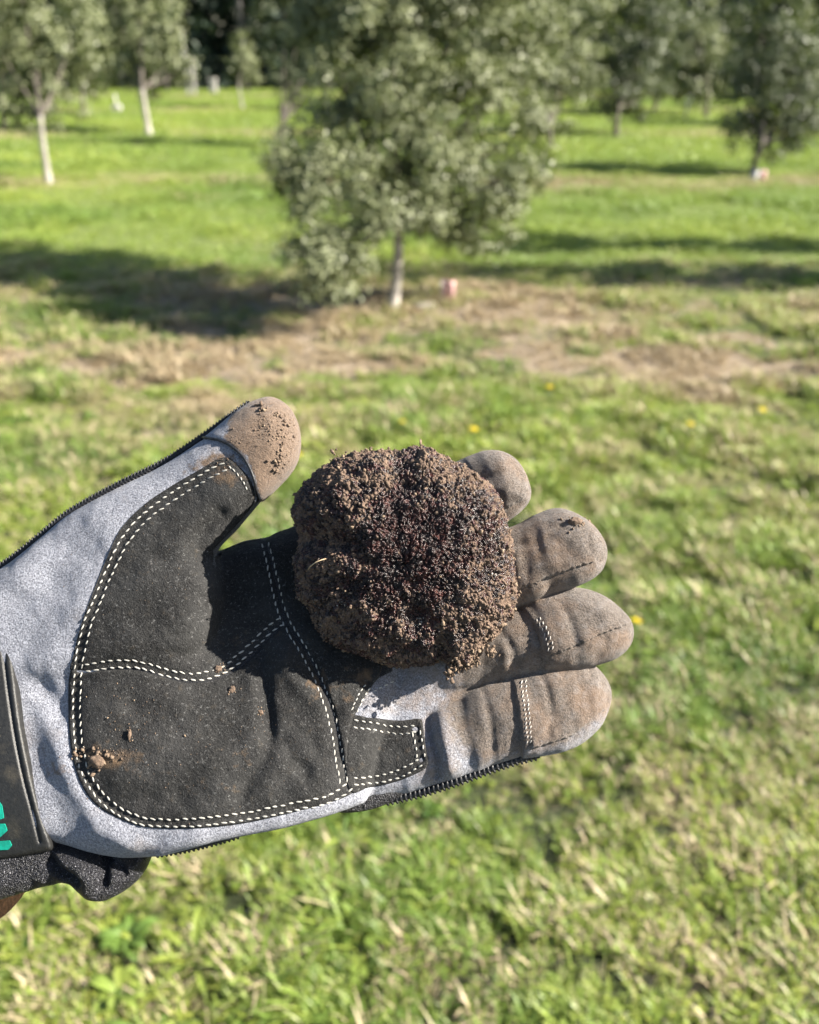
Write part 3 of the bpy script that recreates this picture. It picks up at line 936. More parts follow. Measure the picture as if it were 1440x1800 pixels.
def comp2d(poly, heights, sigma=16.0, per=6):
    """outline (px) with height samples (px,py,m) -> signed inside distance and mid height on the xy grid"""
    hp = np.array(heights, float)
    P = spline(poly, per)
    w = np.exp(-((P[:, None, 0] - hp[None, :, 0]) ** 2 + (P[:, None, 1] - hp[None, :, 1]) ** 2) / (2 * (sigma * 4.6) ** 2)) + 1e-9
    mm = (w * hp[None, :, 2]).sum(1) / w.sum(1)
    X, Y, _ = unproj(P[:, 0], P[:, 1], mm)
    Q = np.stack([X, Y], 1)
    d = seg_dist(XX, YY, Q); ins = inside(XX, YY, Q)
    d = np.where(ins, d, -d)
    hx, hy, _ = unproj(hp[:, 0], hp[:, 1], hp[:, 2])
    num = np.zeros_like(XX); den = np.zeros_like(XX)
    for a, b_, c in zip(hx, hy, hp[:, 2]):
        ww = np.exp(-((XX - a) ** 2 + (YY - b_) ** 2) / (2 * sigma ** 2)) + 1e-9
        num += ww * c; den += ww
    return d, num / den


def pill(d, m, T, R=None):
    """implicit of a rounded slab: negative inside"""
    R = T if R is None else R
    a = (-d)[:, :, None] + np.broadcast_to(np.asarray(R, float), XX.shape)[:, :, None]
    RR = np.broadcast_to(np.asarray(R, float), XX.shape)[:, :, None]
    b_ = np.abs(H3 - (m + HB)[:, :, None]) - np.broadcast_to(np.asarray(T, float), XX.shape)[:, :, None] + RR
    return (np.sqrt(np.maximum(a, 0) ** 2 + np.maximum(b_, 0) ** 2) + np.minimum(np.maximum(a, b_), 0) - RR).astype(np.float32)


def smin(a, b_, k):
    h = np.clip(0.5 + 0.5 * (b_ - a) / k, 0, 1)
    return b_ * (1 - h) + a * h - k * h * (1 - h)


def lines_px(L, width, amp, m=8):
    """gaussian ridge/groove along pixel polylines evaluated on the xy grid (width in mm)"""
    out = np.zeros_like(XX)
    for P in L:
        P = np.array(P, float)
        X, Y, _ = unproj(P[:, 0], P[:, 1], np.full(len(P), float(m)))
        Q = spline(np.stack([X, Y], 1), 6, False)
        out = np.maximum(out, np.exp(-(seg_dist(XX, YY, Q, False) / width) ** 2))
    return out * amp


# --- palm
palm_poly = [(-330, 1100), (-100, 1080), (0, 1062), (150, 1010), (300, 985), (385, 968), (430, 951), (470, 944), (510, 928), (560, 905), (640, 890), (700, 960), (715, 1100),
             (700, 1230), (668, 1300), (652, 1385), (622, 1406), (560, 1426), (500, 1441), (400, 1461), (300, 1486), (235, 1499), (170, 1491), (90, 1472), (0, 1478), (-330, 1480)]
palm_h = [(-300, 1280, -6), (0, 1280, -5), (60, 1150, -5), (100, 1300, -4), (180, 1300, 0), (260, 1350, 2), (360, 1370, 2), (480, 1360, 0), (560, 1330, -2), (400, 1260, 0), (300, 1230, 0), (450, 1080, -15),
          (430, 1000, -14), (520, 1180, -7), (570, 1240, -5), (620, 1330, -7), (600, 1050, -17), (650, 1180, -13), (560, 960, -15), (470, 1180, -8), (250, 1440, -4), (150, 1430, -5), (500, 1420, -3)]
d, m = comp2d(palm_poly, palm_h, 12)
m += lines_px([[(455, 1150), (462, 1200), (470, 1260), (475, 1300)]], 3.0, -3.0)        # crease running down from the hollow
m += lines_px([[(500, 1150), (520, 1190), (560, 1230)]], 4.0, 2.6)
m += lines_px([[(250, 1230), (320, 1270), (420, 1290)]], 5.0, -1.3) + lines_px([[(200, 1400), (300, 1390), (420, 1350)]], 4.0, -1.2) + lines_px([[(500, 1300), (540, 1360)], [(430, 1390), (470, 1330)]], 2.5, -1.3)
m += lines_px([[(590, 1200), (570, 1250), (575, 1300)]], 3.0, 1.5)
m += lines_px([[(548, 1190), (590, 1260)]], 3.0, -1.6) + lines_px([[(560, 1330), (500, 1370)]], 3.5, -1.4) + lines_px([[(300, 1190), (350, 1215), (420, 1210)]], 4, -1.2)
m += lines_px([[(60, 1150), (80, 1210), (108, 1250)]], 4.0, -2.4) + lines_px([[(90, 1240), (120, 1330), (175, 1430), (230, 1475)]], 5.0, 2.0)
m += (vnoise(XX / 11, YY / 11, 41) - 0.5) * 1.6 + (vnoise(XX / 4.5, YY / 4.5, 42) - 0.5) * 0.5
Rp = 12.0 - 6.0 * np.clip((-92 - YY) / 10, 0, 1) * np.clip((XX + 95) / 10, 0, 1)
Fp = pill(d, m, 14.0, Rp)
# --- thumb and thenar
thumb_poly = [(-330, 1200), (-330, 1130), (-100, 1052), (0, 1000), (60, 957), (120, 907), (200, 862), (290, 817), (360, 772), (420, 724), (452, 706), (480, 701), (506, 716), (522, 747), (526, 785),
              (515, 822), (484, 858), (452, 888), (415, 932), (380, 972), (386, 1010), (388, 1060), (378, 1112), (345, 1150), (250, 1180), (100, 1200), (-100, 1215)]
thumb_h = [(-300, 1150, -6), (0, 1090, -4), (100, 1040, 0), (200, 1050, 6), (280, 1060, 7), (340, 1060, 5), (370, 1110, -1), (180, 1160, 2), (250, 930, 3), (330, 880, 4), (330, 950, 5), (370, 1000, 4), (400, 840, 8), (460, 790, 10), (500, 760, 10), (100, 960, -2), (250, 1160, 2)]
d, mt = comp2d(thumb_poly, thumb_h, 12)
capline = [(352, 768), (392, 776), (425, 800), (446, 840), (455, 890)]
thumbR = np.interp(XX, [-110, -90, -70], [13.0, 12, 11.5])
mt += lines_px([[(330, 985), (270, 975), (240, 1000)]], 5, -1.0) + lines_px([[(385, 905), (350, 940), (345, 975)]], 3.5, -2.5, 16) + (vnoise(XX / 12, YY / 12, 43) - 0.5) * 1.4 + (vnoise(XX / 4, YY / 4, 44) - 0.5) * 0.4
Xc, Yc_, _ = unproj(*(np.array(capline, float).T), np.full(5, 16.0))
capQ = spline(np.stack([Xc, Yc_], 1), 6, False)
capd = seg_dist(XX, YY, capQ, False)
side = inside(XX, YY, np.vstack([capQ, [[capQ[-1, 0] + 5, -40], [60, -40], [60, 60], [capQ[0, 0] - 2, 60]]]))
capT = np.where(side, 0.7 * (1 - np.exp(-capd / 0.8)), -1.0 * np.exp(-(capd / 1.1) ** 2))
Ft = pill(d, mt, 12.5 + capT, np.minimum(thumbR, 12.5))
Ft -= (np.where(side, 0.5, 0.0))[:, :, None].astype(np.float32)
F3 = smin(Fp, Ft, 4.0)
mid_line = np.minimum(999, m)
del Fp, Ft
# --- fingers
fingers = {
    'index': ([(560, 960), (620, 905), (700, 862), (780, 822), (830, 799), (860, 791), (888, 795), (912, 812), (929, 843), (933, 872), (921, 894), (890, 918), (820, 952), (740, 990), (640, 1030), (570, 1040)],
              [(560, 1000, -16), (700, 940, -15), (800, 890, -8), (880, 850, 2), (930, 830, 6)], 12.0),
    'middle': ([(600, 1010), (700, 980), (800, 950), (895, 927), (945, 903), (985, 893), (1032, 914), (1059, 945), (1067, 975), (1055, 1006), (1020, 1028), (970, 1043), (915, 1066), (800, 1090), (700, 1100), (600, 1110)],
               [(600, 1060, -17), (750, 1030, -15), (850, 1000, -6), (940, 980, 1), (1050, 955, 5)], 12.5),
    'ring': ([(600, 1110), (720, 1110), (820, 1100), (900, 1072), (960, 1045), (1010, 1033), (1058, 1045), (1096, 1075), (1110, 1100), (1106, 1130), (1080, 1156), (1030, 1172), (950, 1180), (860, 1200), (760, 1230), (650, 1250)],
             [(600, 1180, -17), (740, 1180, -14), (840, 1150, -9), (920, 1125, -3), (1000, 1100, -1), (1090, 1100, -2)], 12.0),
    'pinky': ([(600, 1272), (680, 1262), (770, 1240), (840, 1205), (905, 1183), (960, 1163), (1010, 1158), (1046, 1170), (1070, 1203), (1070, 1237), (1050, 1278), (1010, 1309), (950, 1326), (905, 1332), (860, 1346), (800, 1368), (740, 1386), (680, 1400), (600, 1412)],
              [(600, 1340, -14), (690, 1330, -13), (770, 1310, -8), (850, 1285, -7), (920, 1260, -5), (1000, 1240, -6), (1060, 1230, -8)], 12.5),
}
d, mq = comp2d([(610, 1200), (680, 1180), (780, 1170), (860, 1180), (890, 1200), (860, 1240), (780, 1270), (700, 1290), (620, 1290)], [(640, 1240, -10), (740, 1220, -9), (840, 1200, -12)], 12)
F3 = smin(F3, pill(d, mq, 6.5, 6.5), 3.0)
tipcut = {'ring': [(890, 1068), (920, 1074), (942, 1105), (957, 1152), (958, 1185)], 'pinky': [(898, 1170), (904, 1200), (912, 1260), (920, 1318), (922, 1350)]}
tipQ = {}
for nm, (poly, hh, T) in fingers.items():
    d, mf = comp2d(poly, hh, 12)
    dirn = np.array([poly[len(poly) // 2][0] - poly[0][0], -(poly[len(poly) // 2][1] - poly[0][1])], float); dirn /= np.linalg.norm(dirn)
    al = XX * dirn[0] + YY * dirn[1]; ac = -XX * dirn[1] + YY * dirn[0]
    mf = mf + (np.abs(vnoise(al / 5.5 + ac / 30 + len(nm), ac / 15, 52) - 0.5) * -0.6 + 0.15) + (vnoise(al / 2.6, ac / 8, 53) - 0.5) * 0.5
    mf = mf + (vnoise(XX / 9 + len(nm), YY / 9, 50) - 0.5) * 1.5 + (vnoise(XX / 4, YY / 4, 51) - 0.5) * 0.35
    TT = np.full(XX.shape, T)
    if nm == 'pinky':
        mf += lines_px([[(752, 1250), (758, 1290), (772, 1340), (768, 1372)]], 1.6, -2.6, 4) + lines_px([[(775, 1245), (782, 1290), (790, 1350)]], 3.2, 2.2, 4) + lines_px([[(812, 1240), (822, 1300), (826, 1345)]], 3.0, -1.2, 4)
    folds = {'index': ([[(852, 842), (890, 832), (928, 848)]], [[(842, 868), (880, 862), (925, 872)]]), 'middle': ([[(905, 962), (950, 950), (985, 925)]], [[(900, 930), (960, 915), (1010, 915), (1050, 945)]]),
             'ring': ([[(985, 1060), (1000, 1090), (1010, 1130)], [(880, 1110), (900, 1140), (905, 1170)]], [[(950, 1065), (1010, 1055), (1070, 1080)]]), 'pinky': ([[(850, 1215), (862, 1260), (868, 1320)], [(955, 1190), (968, 1240), (966, 1290)]], [[(930, 1200), (1000, 1185), (1050, 1205)]])}[nm]
    mf += lines_px(folds[0], 1.5, -0.75, 8) + lines_px(folds[1], 3.0, 1.0, 8)
    if nm in tipcut:
        P = np.array(tipcut[nm], float)
        X, Y, _ = unproj(P[:, 0], P[:, 1], np.full(len(P), 8.0))
        Q = spline(np.stack([X, Y], 1), 6, False); tipQ[nm] = Q
        dd = seg_dist(XX, YY, Q, False)
        xl = np.interp(-YY, -Q[:, 1], Q[:, 0])
        TT = TT + np.where(XX > xl, 1.2 * np.clip(dd / 0.5, 0, 1), -0.5 * np.exp(-dd / 1.5))
    # side seam along each fingertip
    seam = {'index': [(931, 866), (912, 880), (890, 893)], 'middle': [(1062, 968), (1040, 985), (1000, 998), (950, 1018), (905, 1040)], 'ring': [(1108, 1098), (1080, 1104), (1050, 1114), (1000, 1138), (964, 1152)], 'pinky': [(1064, 1256), (1010, 1296), (940, 1318)]}[nm]
    sp = np.array(seam, float); X, Y, _ = unproj(sp[:, 0], sp[:, 1], np.full(len(sp), 9.0)); o1 = np.argsort(X); X = X[o1]; Y = Y[o1]
    yl = np.interp(XX, X, Y); inb = (XX > X[0] - 1) & (XX < X[-1] + 1.5); sd_ = YY - yl
    TT = TT + np.where(inb, np.where(sd_ > 0, 0.9 * np.exp(-sd_ / 3.0), -0.9 * np.exp(sd_ / 1.2)), 0)
    Ff = pill(d, mf, TT, np.minimum(TT, 12.0))
    F3 = smin(F3, Ff, 1.8 if nm != 'index' else 3.0)
    del Ff


def surface_nets(F, mask=None):
    S_ = F < 0
    nx_, ny_, nz_ = F.shape
    c = np.zeros((nx_ - 1, ny_ - 1, nz_ - 1), np.int8)
    for i in (0, 1):
        for j in (0, 1):
            for k in (0, 1): c += S_[i:nx_ - 1 + i, j:ny_ - 1 + j, k:nz_ - 1 + k]
    act = (c > 0) & (c < 8)
    I = np.argwhere(act); vid = np.full(act.shape, -1, np.int64); vid[act] = np.arange(len(I))
    acc = np.zeros((len(I), 3)); cnt = np.zeros(len(I))
    cor = [(i, j, k) for i in (0, 1) for j in (0, 1) for k in (0, 1)]
    val = {q: F[I[:, 0] + q[0], I[:, 1] + q[1], I[:, 2] + q[2]].astype(float) for q in cor}
    for a in cor:
        for ax_ in range(3):
            if a[ax_]: continue
            b_ = list(a); b_[ax_] = 1; b_ = tuple(b_)
            va, vb = val[a], val[b_]; m_ = (va < 0) != (vb < 0)
            t = va[m_] / (va[m_] - vb[m_])
            p = np.zeros((m_.sum(), 3)); p[:] = a; p[:, ax_] = t
            acc[m_] += p; cnt[m_] += 1
    Vv = I + acc / cnt[:, None]
    Q = []
    for ax_ in range(3):
        sl0 = [slice(None)] * 3; sl1 = [slice(None)] * 3
        sl0[ax_] = slice(0, -1); sl1[ax_] = slice(1, None)
        a, b_ = S_[tuple(sl0)], S_[tuple(sl1)]
        E = np.argwhere(a != b_)
        o1, o2 = [(1, 2), (2, 0), (0, 1)][ax_]
        ok = (E[:, o1] > 0) & (E[:, o2] > 0) & (E[:, o1] < F.shape[o1] - 1) & (E[:, o2] < F.shape[o2] - 1); E = E[ok]
        flip = a[tuple(E.T)]
        u = np.zeros(3, int); u[o1] = 1; w_ = np.zeros(3, int); w_[o2] = 1
        q = np.stack([vid[tuple((E - u - w_).T)], vid[tuple((E - w_).T)], vid[tuple(E.T)], vid[tuple((E - u).T)]], 1)
        q[~flip] = q[~flip][:, ::-1]
        Q.append(q)
    Q = np.concatenate(Q); Q = Q[(Q >= 0).all(1)]
    return Vv, Q


def front_height(F):
    """topmost zero crossing in every column"""
    S_ = F < 0
    any_ = S_.any(2); top = F.shape[2] - 1 - np.argmax(S_[:, :, ::-1], axis=2)
    top = np.clip(top, 0, F.shape[2] - 2)
    i, j = np.indices(top.shape)
    a = F[i, j, top]; b_ = F[i, j, top + 1]
    t = np.clip(a / (a - b_ - 1e-9), 0, 1)
    h = hs[0] + (top + t) * RES
    return np.where(any_, h, -60.0)


HF = front_height(F3); HF0 = HF.copy()
_ok = HF > -59
for _ in range(14):      # carry the surface on past the silhouette so that look-ups at the rim stay on it
    num = np.zeros_like(HF); den = np.zeros_like(HF)
    for ax_, sh in ((0, 1), (0, -1), (1, 1), (1, -1)):
        k = np.roll(_ok, sh, ax_); num += np.where(k, np.roll(HF, sh, ax_), 0); den += k
    new = (~_ok) & (den > 0); HF = np.where(new, num / np.maximum(den, 1) - 0.25, HF); _ok |= new


def sampleH(A, X, Y):
    fx = np.clip((X - xs[0]) / RES, 0, len(xs) - 1.001); fy_ = np.clip((Y - ys[0]) / RES, 0, len(ys) - 1.001)
    i = fx.astype(int); j = fy_.astype(int); u = fx - i; v = fy_ - j
    return A[i, j] * (1 - u) * (1 - v) + A[i + 1, j] * u * (1 - v) + A[i, j + 1] * (1 - u) * v + A[i + 1, j + 1] * u * v


def surf(px, py, A=None, extra=0.0):
    """point of the glove surface seen at a photo pixel"""
    A = HF if A is None else A
    px = np.asarray(px, float); py = np.asarray(py, float); h = np.full(px.shape, 10.0)
    for _ in range(10):
        X = (px - 720) / FPX * (Z0 - h); Y = -(py - 900) / FPX * (Z0 - h)
        h = 0.4 * h + 0.6 * (sampleH(A, X, Y) + extra)
    return X, Y, h


def to_px(X, Y, h): return 720 + X / (Z0 - h) * FPX, 900 - Y / (Z0 - h) * FPX


# --- hand root
HAND_O = to_world(np.array([-150.0]), np.array([-80.0]), np.array([0.0]))[0]
person = empty('person', tuple(HAND_O))
tag(person, 'left hand in a muddy grey and black work glove, palm up under the truffle', 'person')


def hand_mesh(name, X, Y, h, F, mat, parent=None, smooth=True):
    return mesh_obj(name, to_world(X, Y, h) - HAND_O, F, mat, parent or person, smooth)


# --- shell
V, Q = surface_nets(F3)
X = xs[0] + V[:, 0] * RES; Y = ys[0] + V[:, 1] * RES; h = hs[0] + V[:, 2] * RES
px, py = to_px(X, Y, h)
hf = sampleH(HF, X, Y)
# colour fields
mud = np.zeros(len(X)); clay = np.zeros(len(X)); black = np.zeros(len(X))
def soft(polyp, w, X_=None, Y_=None):
    X_ = px if X_ is None else X_; Y_ = py if Y_ is None else Y_
    P = np.array(polyp, float); dd = seg_dist(X_, Y_, P); return np.clip(0.5 + np.where(inside(X_, Y_, P), dd, -dd) / w, 0, 1)
mud = np.maximum(mud, soft([(800, 700), (1200, 700), (1200, 1400), (960, 1320), (850, 1350), (790, 1300), (770, 1240), (800, 1190), (700, 1100)], 60))
mud = np.maximum(mud, 0.42 * soft([(620, 1190), (800, 1150), (800, 1240), (640, 1262)], 14))
mud = np.maximum(mud, 0.5 * soft([(740, 1240), (800, 1240), (820, 1380), (740, 1400)], 30))
lowband = soft([(960, 1330), (1075, 1240), (1100, 1300), (960, 1400), (700, 1450), (700, 1395), (850, 1350)], 20); mud = mud * (1 - 0.5 * lowband)
clay = np.maximum(clay, soft([(405, 730), (440, 705), (480, 680), (560, 700), (560, 840), (480, 890), (458, 885), (450, 840), (428, 800), (395, 775)], 22))
clay = np.maximum(clay, 0.62 * soft([(320, 830), (370, 785), (420, 800), (440, 840), (400, 815), (350, 835)], 30))
clay = np.maximum(clay, 0.42 * soft([(70, 1340), (130, 1335), (140, 1365), (80, 1370)], 20))
black = np.where((hf - h > 15) , 1.0, 0.0)
black = np.maximum(black, soft([(350, 870), (455, 880), (440, 925), (375, 985), (345, 980)], 10))
black = np.maximum(black, soft([(340, 960), (388, 965), (520, 915), (660, 890), (700, 1000), (690, 1180), (640, 1205), (615, 1290), (612, 1380), (150, 1300), (200, 1000)], 8))
back = hf - h > 16
Fc = Q
cenx = px[Q].mean(1); ceny = py[Q].mean(1)
Xc4 = X[Q].mean(1); Yc4 = Y[Q].mean(1)
# the patches sewn over thumb tip, ring tip and little finger tip are pieces of their own
capside = inside(Xc4, Yc4, np.vstack([capQ, [[capQ[-1, 0] + 8, -40], [60, -40], [60, 60], [capQ[0, 0] - 2, 60]]])) & (cenx < 560) & (ceny < 900)
xlr = np.interp(-Yc4, -tipQ['ring'][:, 1], tipQ['ring'][:, 0]); xlp = np.interp(-Yc4, -tipQ['pinky'][:, 1], tipQ['pinky'][:, 0])
pink_top = np.interp(cenx, [840, 905, 960, 1010, 1050, 1120], [1205, 1186, 1172, 1168, 1180, 1190])
pk = (Xc4 > xlp) & (ceny > pink_top)
rg = (Xc4 > xlr) & (ceny <= pink_top) & (ceny > np.interp(cenx, [900, 915, 980, 1040, 1120], [1068, 1066, 1042, 1034, 1000])) & ~pk
region = np.zeros(len(Q), int); region[capside] = 1; region[rg] = 2; region[pk] = 3
glove = None
for r_, nm in ((0, 'work_glove'), (1, 'thumb_tip_patch'), (2, 'fingertip_patch'), (3, 'fingertip_patch')):
    q = Q[region == r_]; ids = np.unique(q); mp = np.full(len(X), -1); mp[ids] = np.arange(len(ids))
    o = hand_mesh(nm, X[ids], Y[ids], h[ids], mp[q], M_suede, glove)
    attr(o, 'mud', mud[ids]); attr(o, 'clay', clay[ids]); attr(o, 'black', black[ids])
    if r_ == 0:
        glove = o; o['label'] = 'grey suede work glove with black leather palm'
    if r_ == 1: o['label'] = 'thumb tip patch caked in brown clay'
    if r_ == 2: o['label'] = 'brown grey patch on the ring finger tip'
    if r_ == 3: o['label'] = 'brown grey patch on the little finger tip'

# --- leather panels
panels = {}


def panel_geom(poly, off_f, step=3.2, A=None, surf_f=None):
    B = resample(spline(poly, 8), step, True)
    x0, y0 = B.min(0); x1, y1 = B.max(0)
    gx_, gy_ = np.meshgrid(np.arange(x0, x1, step), np.arange(y0, y1, step * 0.87))
    gx_[1::2] += step / 2
    gx_ = gx_.ravel(); gy_ = gy_.ravel()
    k = inside(gx_, gy_, B); gx_ = gx_[k]; gy_ = gy_[k]
    dd = seg_dist(gx_, gy_, B); k = dd > step * 0.55; gx_ = gx_[k]; gy_ = gy_[k]
    P = np.vstack([B, np.stack([gx_, gy_], 1)]); nb = len(B)
    res = geometry.delaunay_2d_cdt([Vector(p) for p in P], [(i, (i + 1) % nb) for i in range(nb)], [], 1, 1e-6)
    V2 = np.array([tuple(v) for v in res[0]]); F2 = [tuple(f) for f in res[2]]
    ed = np.r_[np.zeros(nb), seg_dist(V2[nb:, 0], V2[nb:, 1], B)]
    off = off_f(V2[:, 0], V2[:, 1], ed)
    X_, Y_, h_ = (surf_f or surf)(V2[:, 0], V2[:, 1])
    hh = h_ + off
    # keep the pixel position while lifting
    s_ = (Z0 - hh) / (Z0 - h_); X_ = X_ * s_; Y_ = Y_ * s_
    n0 = len(V2)
    Xs = np.r_[X_, X_[:nb]]; Ys = np.r_[Y_, Y_[:nb]]; Hs = np.r_[hh, hh[:nb] - 3.0]
    for i in range(nb):
        j = (i + 1) % nb; F2.append((i, n0 + i, n0 + j, j))
    return V2, Xs, Ys, Hs, F2, nb


seams = {
    'outer': [(398, 818), (362, 836), (310, 868), (258, 905), (222, 945), (198, 990), (172, 1052), (152, 1100), (138, 1165), (134, 1240), (138, 1310), (150, 1360), (178, 1402), (215, 1430), (262, 1446), (340, 1446), (430, 1436), (510, 1420), (570, 1408), (604, 1392), (616, 1380)],
    'wavy': [(146, 1176), (190, 1168), (240, 1168), (285, 1180), (330, 1190), (370, 1186), (405, 1170), (445, 1135), (475, 1105), (498, 1090)],
    'ridge': [(466, 952), (476, 990), (487, 1040), (498, 1080), (512, 1108), (532, 1140), (556, 1185), (576, 1235), (590, 1290), (598, 1340), (606, 1378)],
    'patch_top': [(620, 1272), (650, 1275), (700, 1284), (732, 1281)],
    'patch_side': [(731, 1283), (736, 1305), (741, 1335)],
    'patch_base': [(741, 1338), (720, 1352), (690, 1364), (655, 1372), (620, 1374)],
    'flap': [(648, 1204), (634, 1226), (622, 1252)],
    'fork': [(652, 1212), (672, 1202), (692, 1192)],
    'thumb_end': [(400, 818), (420, 835), (436, 862)],
}
SE = {k: spline(v, 5, False) for k, v in seams.items()}


def groove(x_, y_, names, amp=0.5, w_=7.0):
    o = 0
    for n_ in names: o = o - amp * np.exp(-(seg_dist(x_, y_, SE[n_], False) / w_) ** 2)
    return o


def off_pad(t, puff, names):
    def f(x_, y_, e_):
        return t * (0.35 + 0.65 * (1 - np.exp(-e_ / 2.5))) + puff * (1 - np.exp(-np.maximum(e_ - 14, 0) / 26)) + groove(x_, y_, names) + (vnoise(x_ / 26, y_ / 26, 61) - 0.5) * 0.5 * np.clip(e_ / 20, 0, 1)
    return f


upper = [(147, 1180), (190, 1175), (240, 1175), (285, 1186), (330, 1196), (372, 1192), (410, 1176), (450, 1140), (480, 1108), (500, 1094), (494, 1060), (482, 1010), (472, 965), (466, 948), (430, 953), (395, 966), (382, 978), (375, 968), (395, 945), (420, 918), (446, 884), (447, 862), (436, 838), (420, 820), (404, 806), (385, 806), (350, 826), (305, 852), (255, 886), (212, 930), (186, 985), (162, 1045), (142, 1100), (127, 1160), (124, 1178)]
lower = [(124, 1180), (147, 1183), (190, 1178), (240, 1179), (285, 1191), (330, 1201), (374, 1197), (414, 1180), (454, 1145), (484, 1113), (503, 1099), (520, 1122), (544, 1158), (568, 1210), (586, 1262), (597, 1318), (612, 1382), (618, 1395), (580, 1411), (515, 1428), (430, 1447), (345, 1456), (262, 1455), (212, 1440), (166, 1412), (138, 1368), (124, 1310), (120, 1240)]
distal = [(470, 946), (510, 928), (580, 915), (640, 960), (670, 1060), (672, 1170), (654, 1206), (640, 1228), (622, 1262), (613, 1300), (611, 1350), (614, 1380), (603, 1330), (590, 1262), (572, 1208), (548, 1156), (524, 1120), (507, 1094), (498, 1060), (486, 1010), (476, 965)]
pk_patch = [(612, 1268), (650, 1262), (700, 1267), (738, 1264), (744, 1280), (748, 1310), (752, 1345), (728, 1362), (690, 1376), (650, 1384), (612, 1386)]

sub = {}
for nm, poly, f in (('thumb_panel', upper, off_pad(0.9, 1.0, ['outer', 'wavy', 'ridge'])), ('palm_panel', lower, off_pad(1.0, 1.4, ['outer', 'wavy', 'ridge'])),
                    ('knuckle_panel', distal, off_pad(1.5, 0.9, ['ridge', 'flap'])), ('finger_base_patch', pk_patch, off_pad(0.8, 0.4, ['patch_top', 'patch_side', 'patch_base']))):
    V2, Xs, Ys, Hs, F2, nb = panel_geom(poly, f)
    o = hand_mesh(nm, Xs, Ys, Hs, F2, M_leather, glove)
    x_ = np.r_[V2[:, 0], V2[:nb, 0]]; y_ = np.r_[V2[:, 1], V2[:nb, 1]]
    cl = np.zeros(len(x_))
    for (cx_, cy_, rx_, ry_, am) in ((200, 1335, 55, 22, .75), (350, 1385, 60, 18, .32), (560, 1200, 26, 30, .5), (395, 835, 40, 22, .6), (640, 1190, 30, 22, .6), (430, 1340, 30, 30, .28), (400, 1130, 28, 14, .3), (610, 1230, 20, 30, .4), (700, 1310, 60, 30, .1), (160, 1330, 14, 20, .9)):
        cl = np.maximum(cl, am * np.exp(-((x_ - cx_) / rx_) ** 2 - ((y_ - cy_) / ry_) ** 2))
    attr(o, 'clay', cl)
    panels[nm] = (resample(spline(poly, 8), 6, True), f)


def top_height(px_, py_):
    """height above the shell including leather panels"""
    off = np.zeros(np.shape(px_))
    for B, f in panels.values():
        k = inside(px_, py_, B)
        if k.any():
            e_ = seg_dist(px_, py_, B); off = np.where(k, np.maximum(off, f(px_, py_, e_)), off)
    return off


def place(px_, py_, lift=0.0):
    px_ = np.asarray(px_, float); py_ = np.asarray(py_, float)
    X_, Y_, h_ = surf(px_, py_)
    hh = h_ + top_height(px_, py_) + lift; s_ = (Z0 - hh) / (Z0 - h_)
    return np.stack([X_ * s_, Y_ * s_, hh], -1)


def ellipsoid(nu=7, nv=5):
    V = [(0, 0, -1)]; F = []
    for j in range(1, nv):
        a = -math.pi / 2 + math.pi * j / nv
        for i in range(nu): V.append((math.cos(a) * math.cos(2 * math.pi * i / nu), math.cos(a) * math.sin(2 * math.pi * i / nu), math.sin(a)))
    V.append((0, 0, 1)); n_ = len(V)
    for i in range(nu): F.append((0, 1 + (i + 1) % nu, 1 + i)); F.append((n_ - 1, n_ - 1 - nu + i, n_ - 1 - nu + (i + 1) % nu))
    for j in range(nv - 2):
        for i in range(nu):
            a = 1 + j * nu + i; b_ = 1 + j * nu + (i + 1) % nu
            F.append((a, b_, b_ + nu)); F.append((a, b_ + nu, a + nu))
    return np.array(V), np.array(F)


EV, EF = ellipsoid()


def offset_line(P, d_):
    t = np.gradient(P, axis=0); t /= np.linalg.norm(t, axis=1)[:, None] + 1e-9
    return P + np.stack([-t[:, 1], t[:, 0]], 1) * d_


STITCH = mesh_obj('stitch', EV, EF, M_thread, link=False).data
n_stitch = [0]


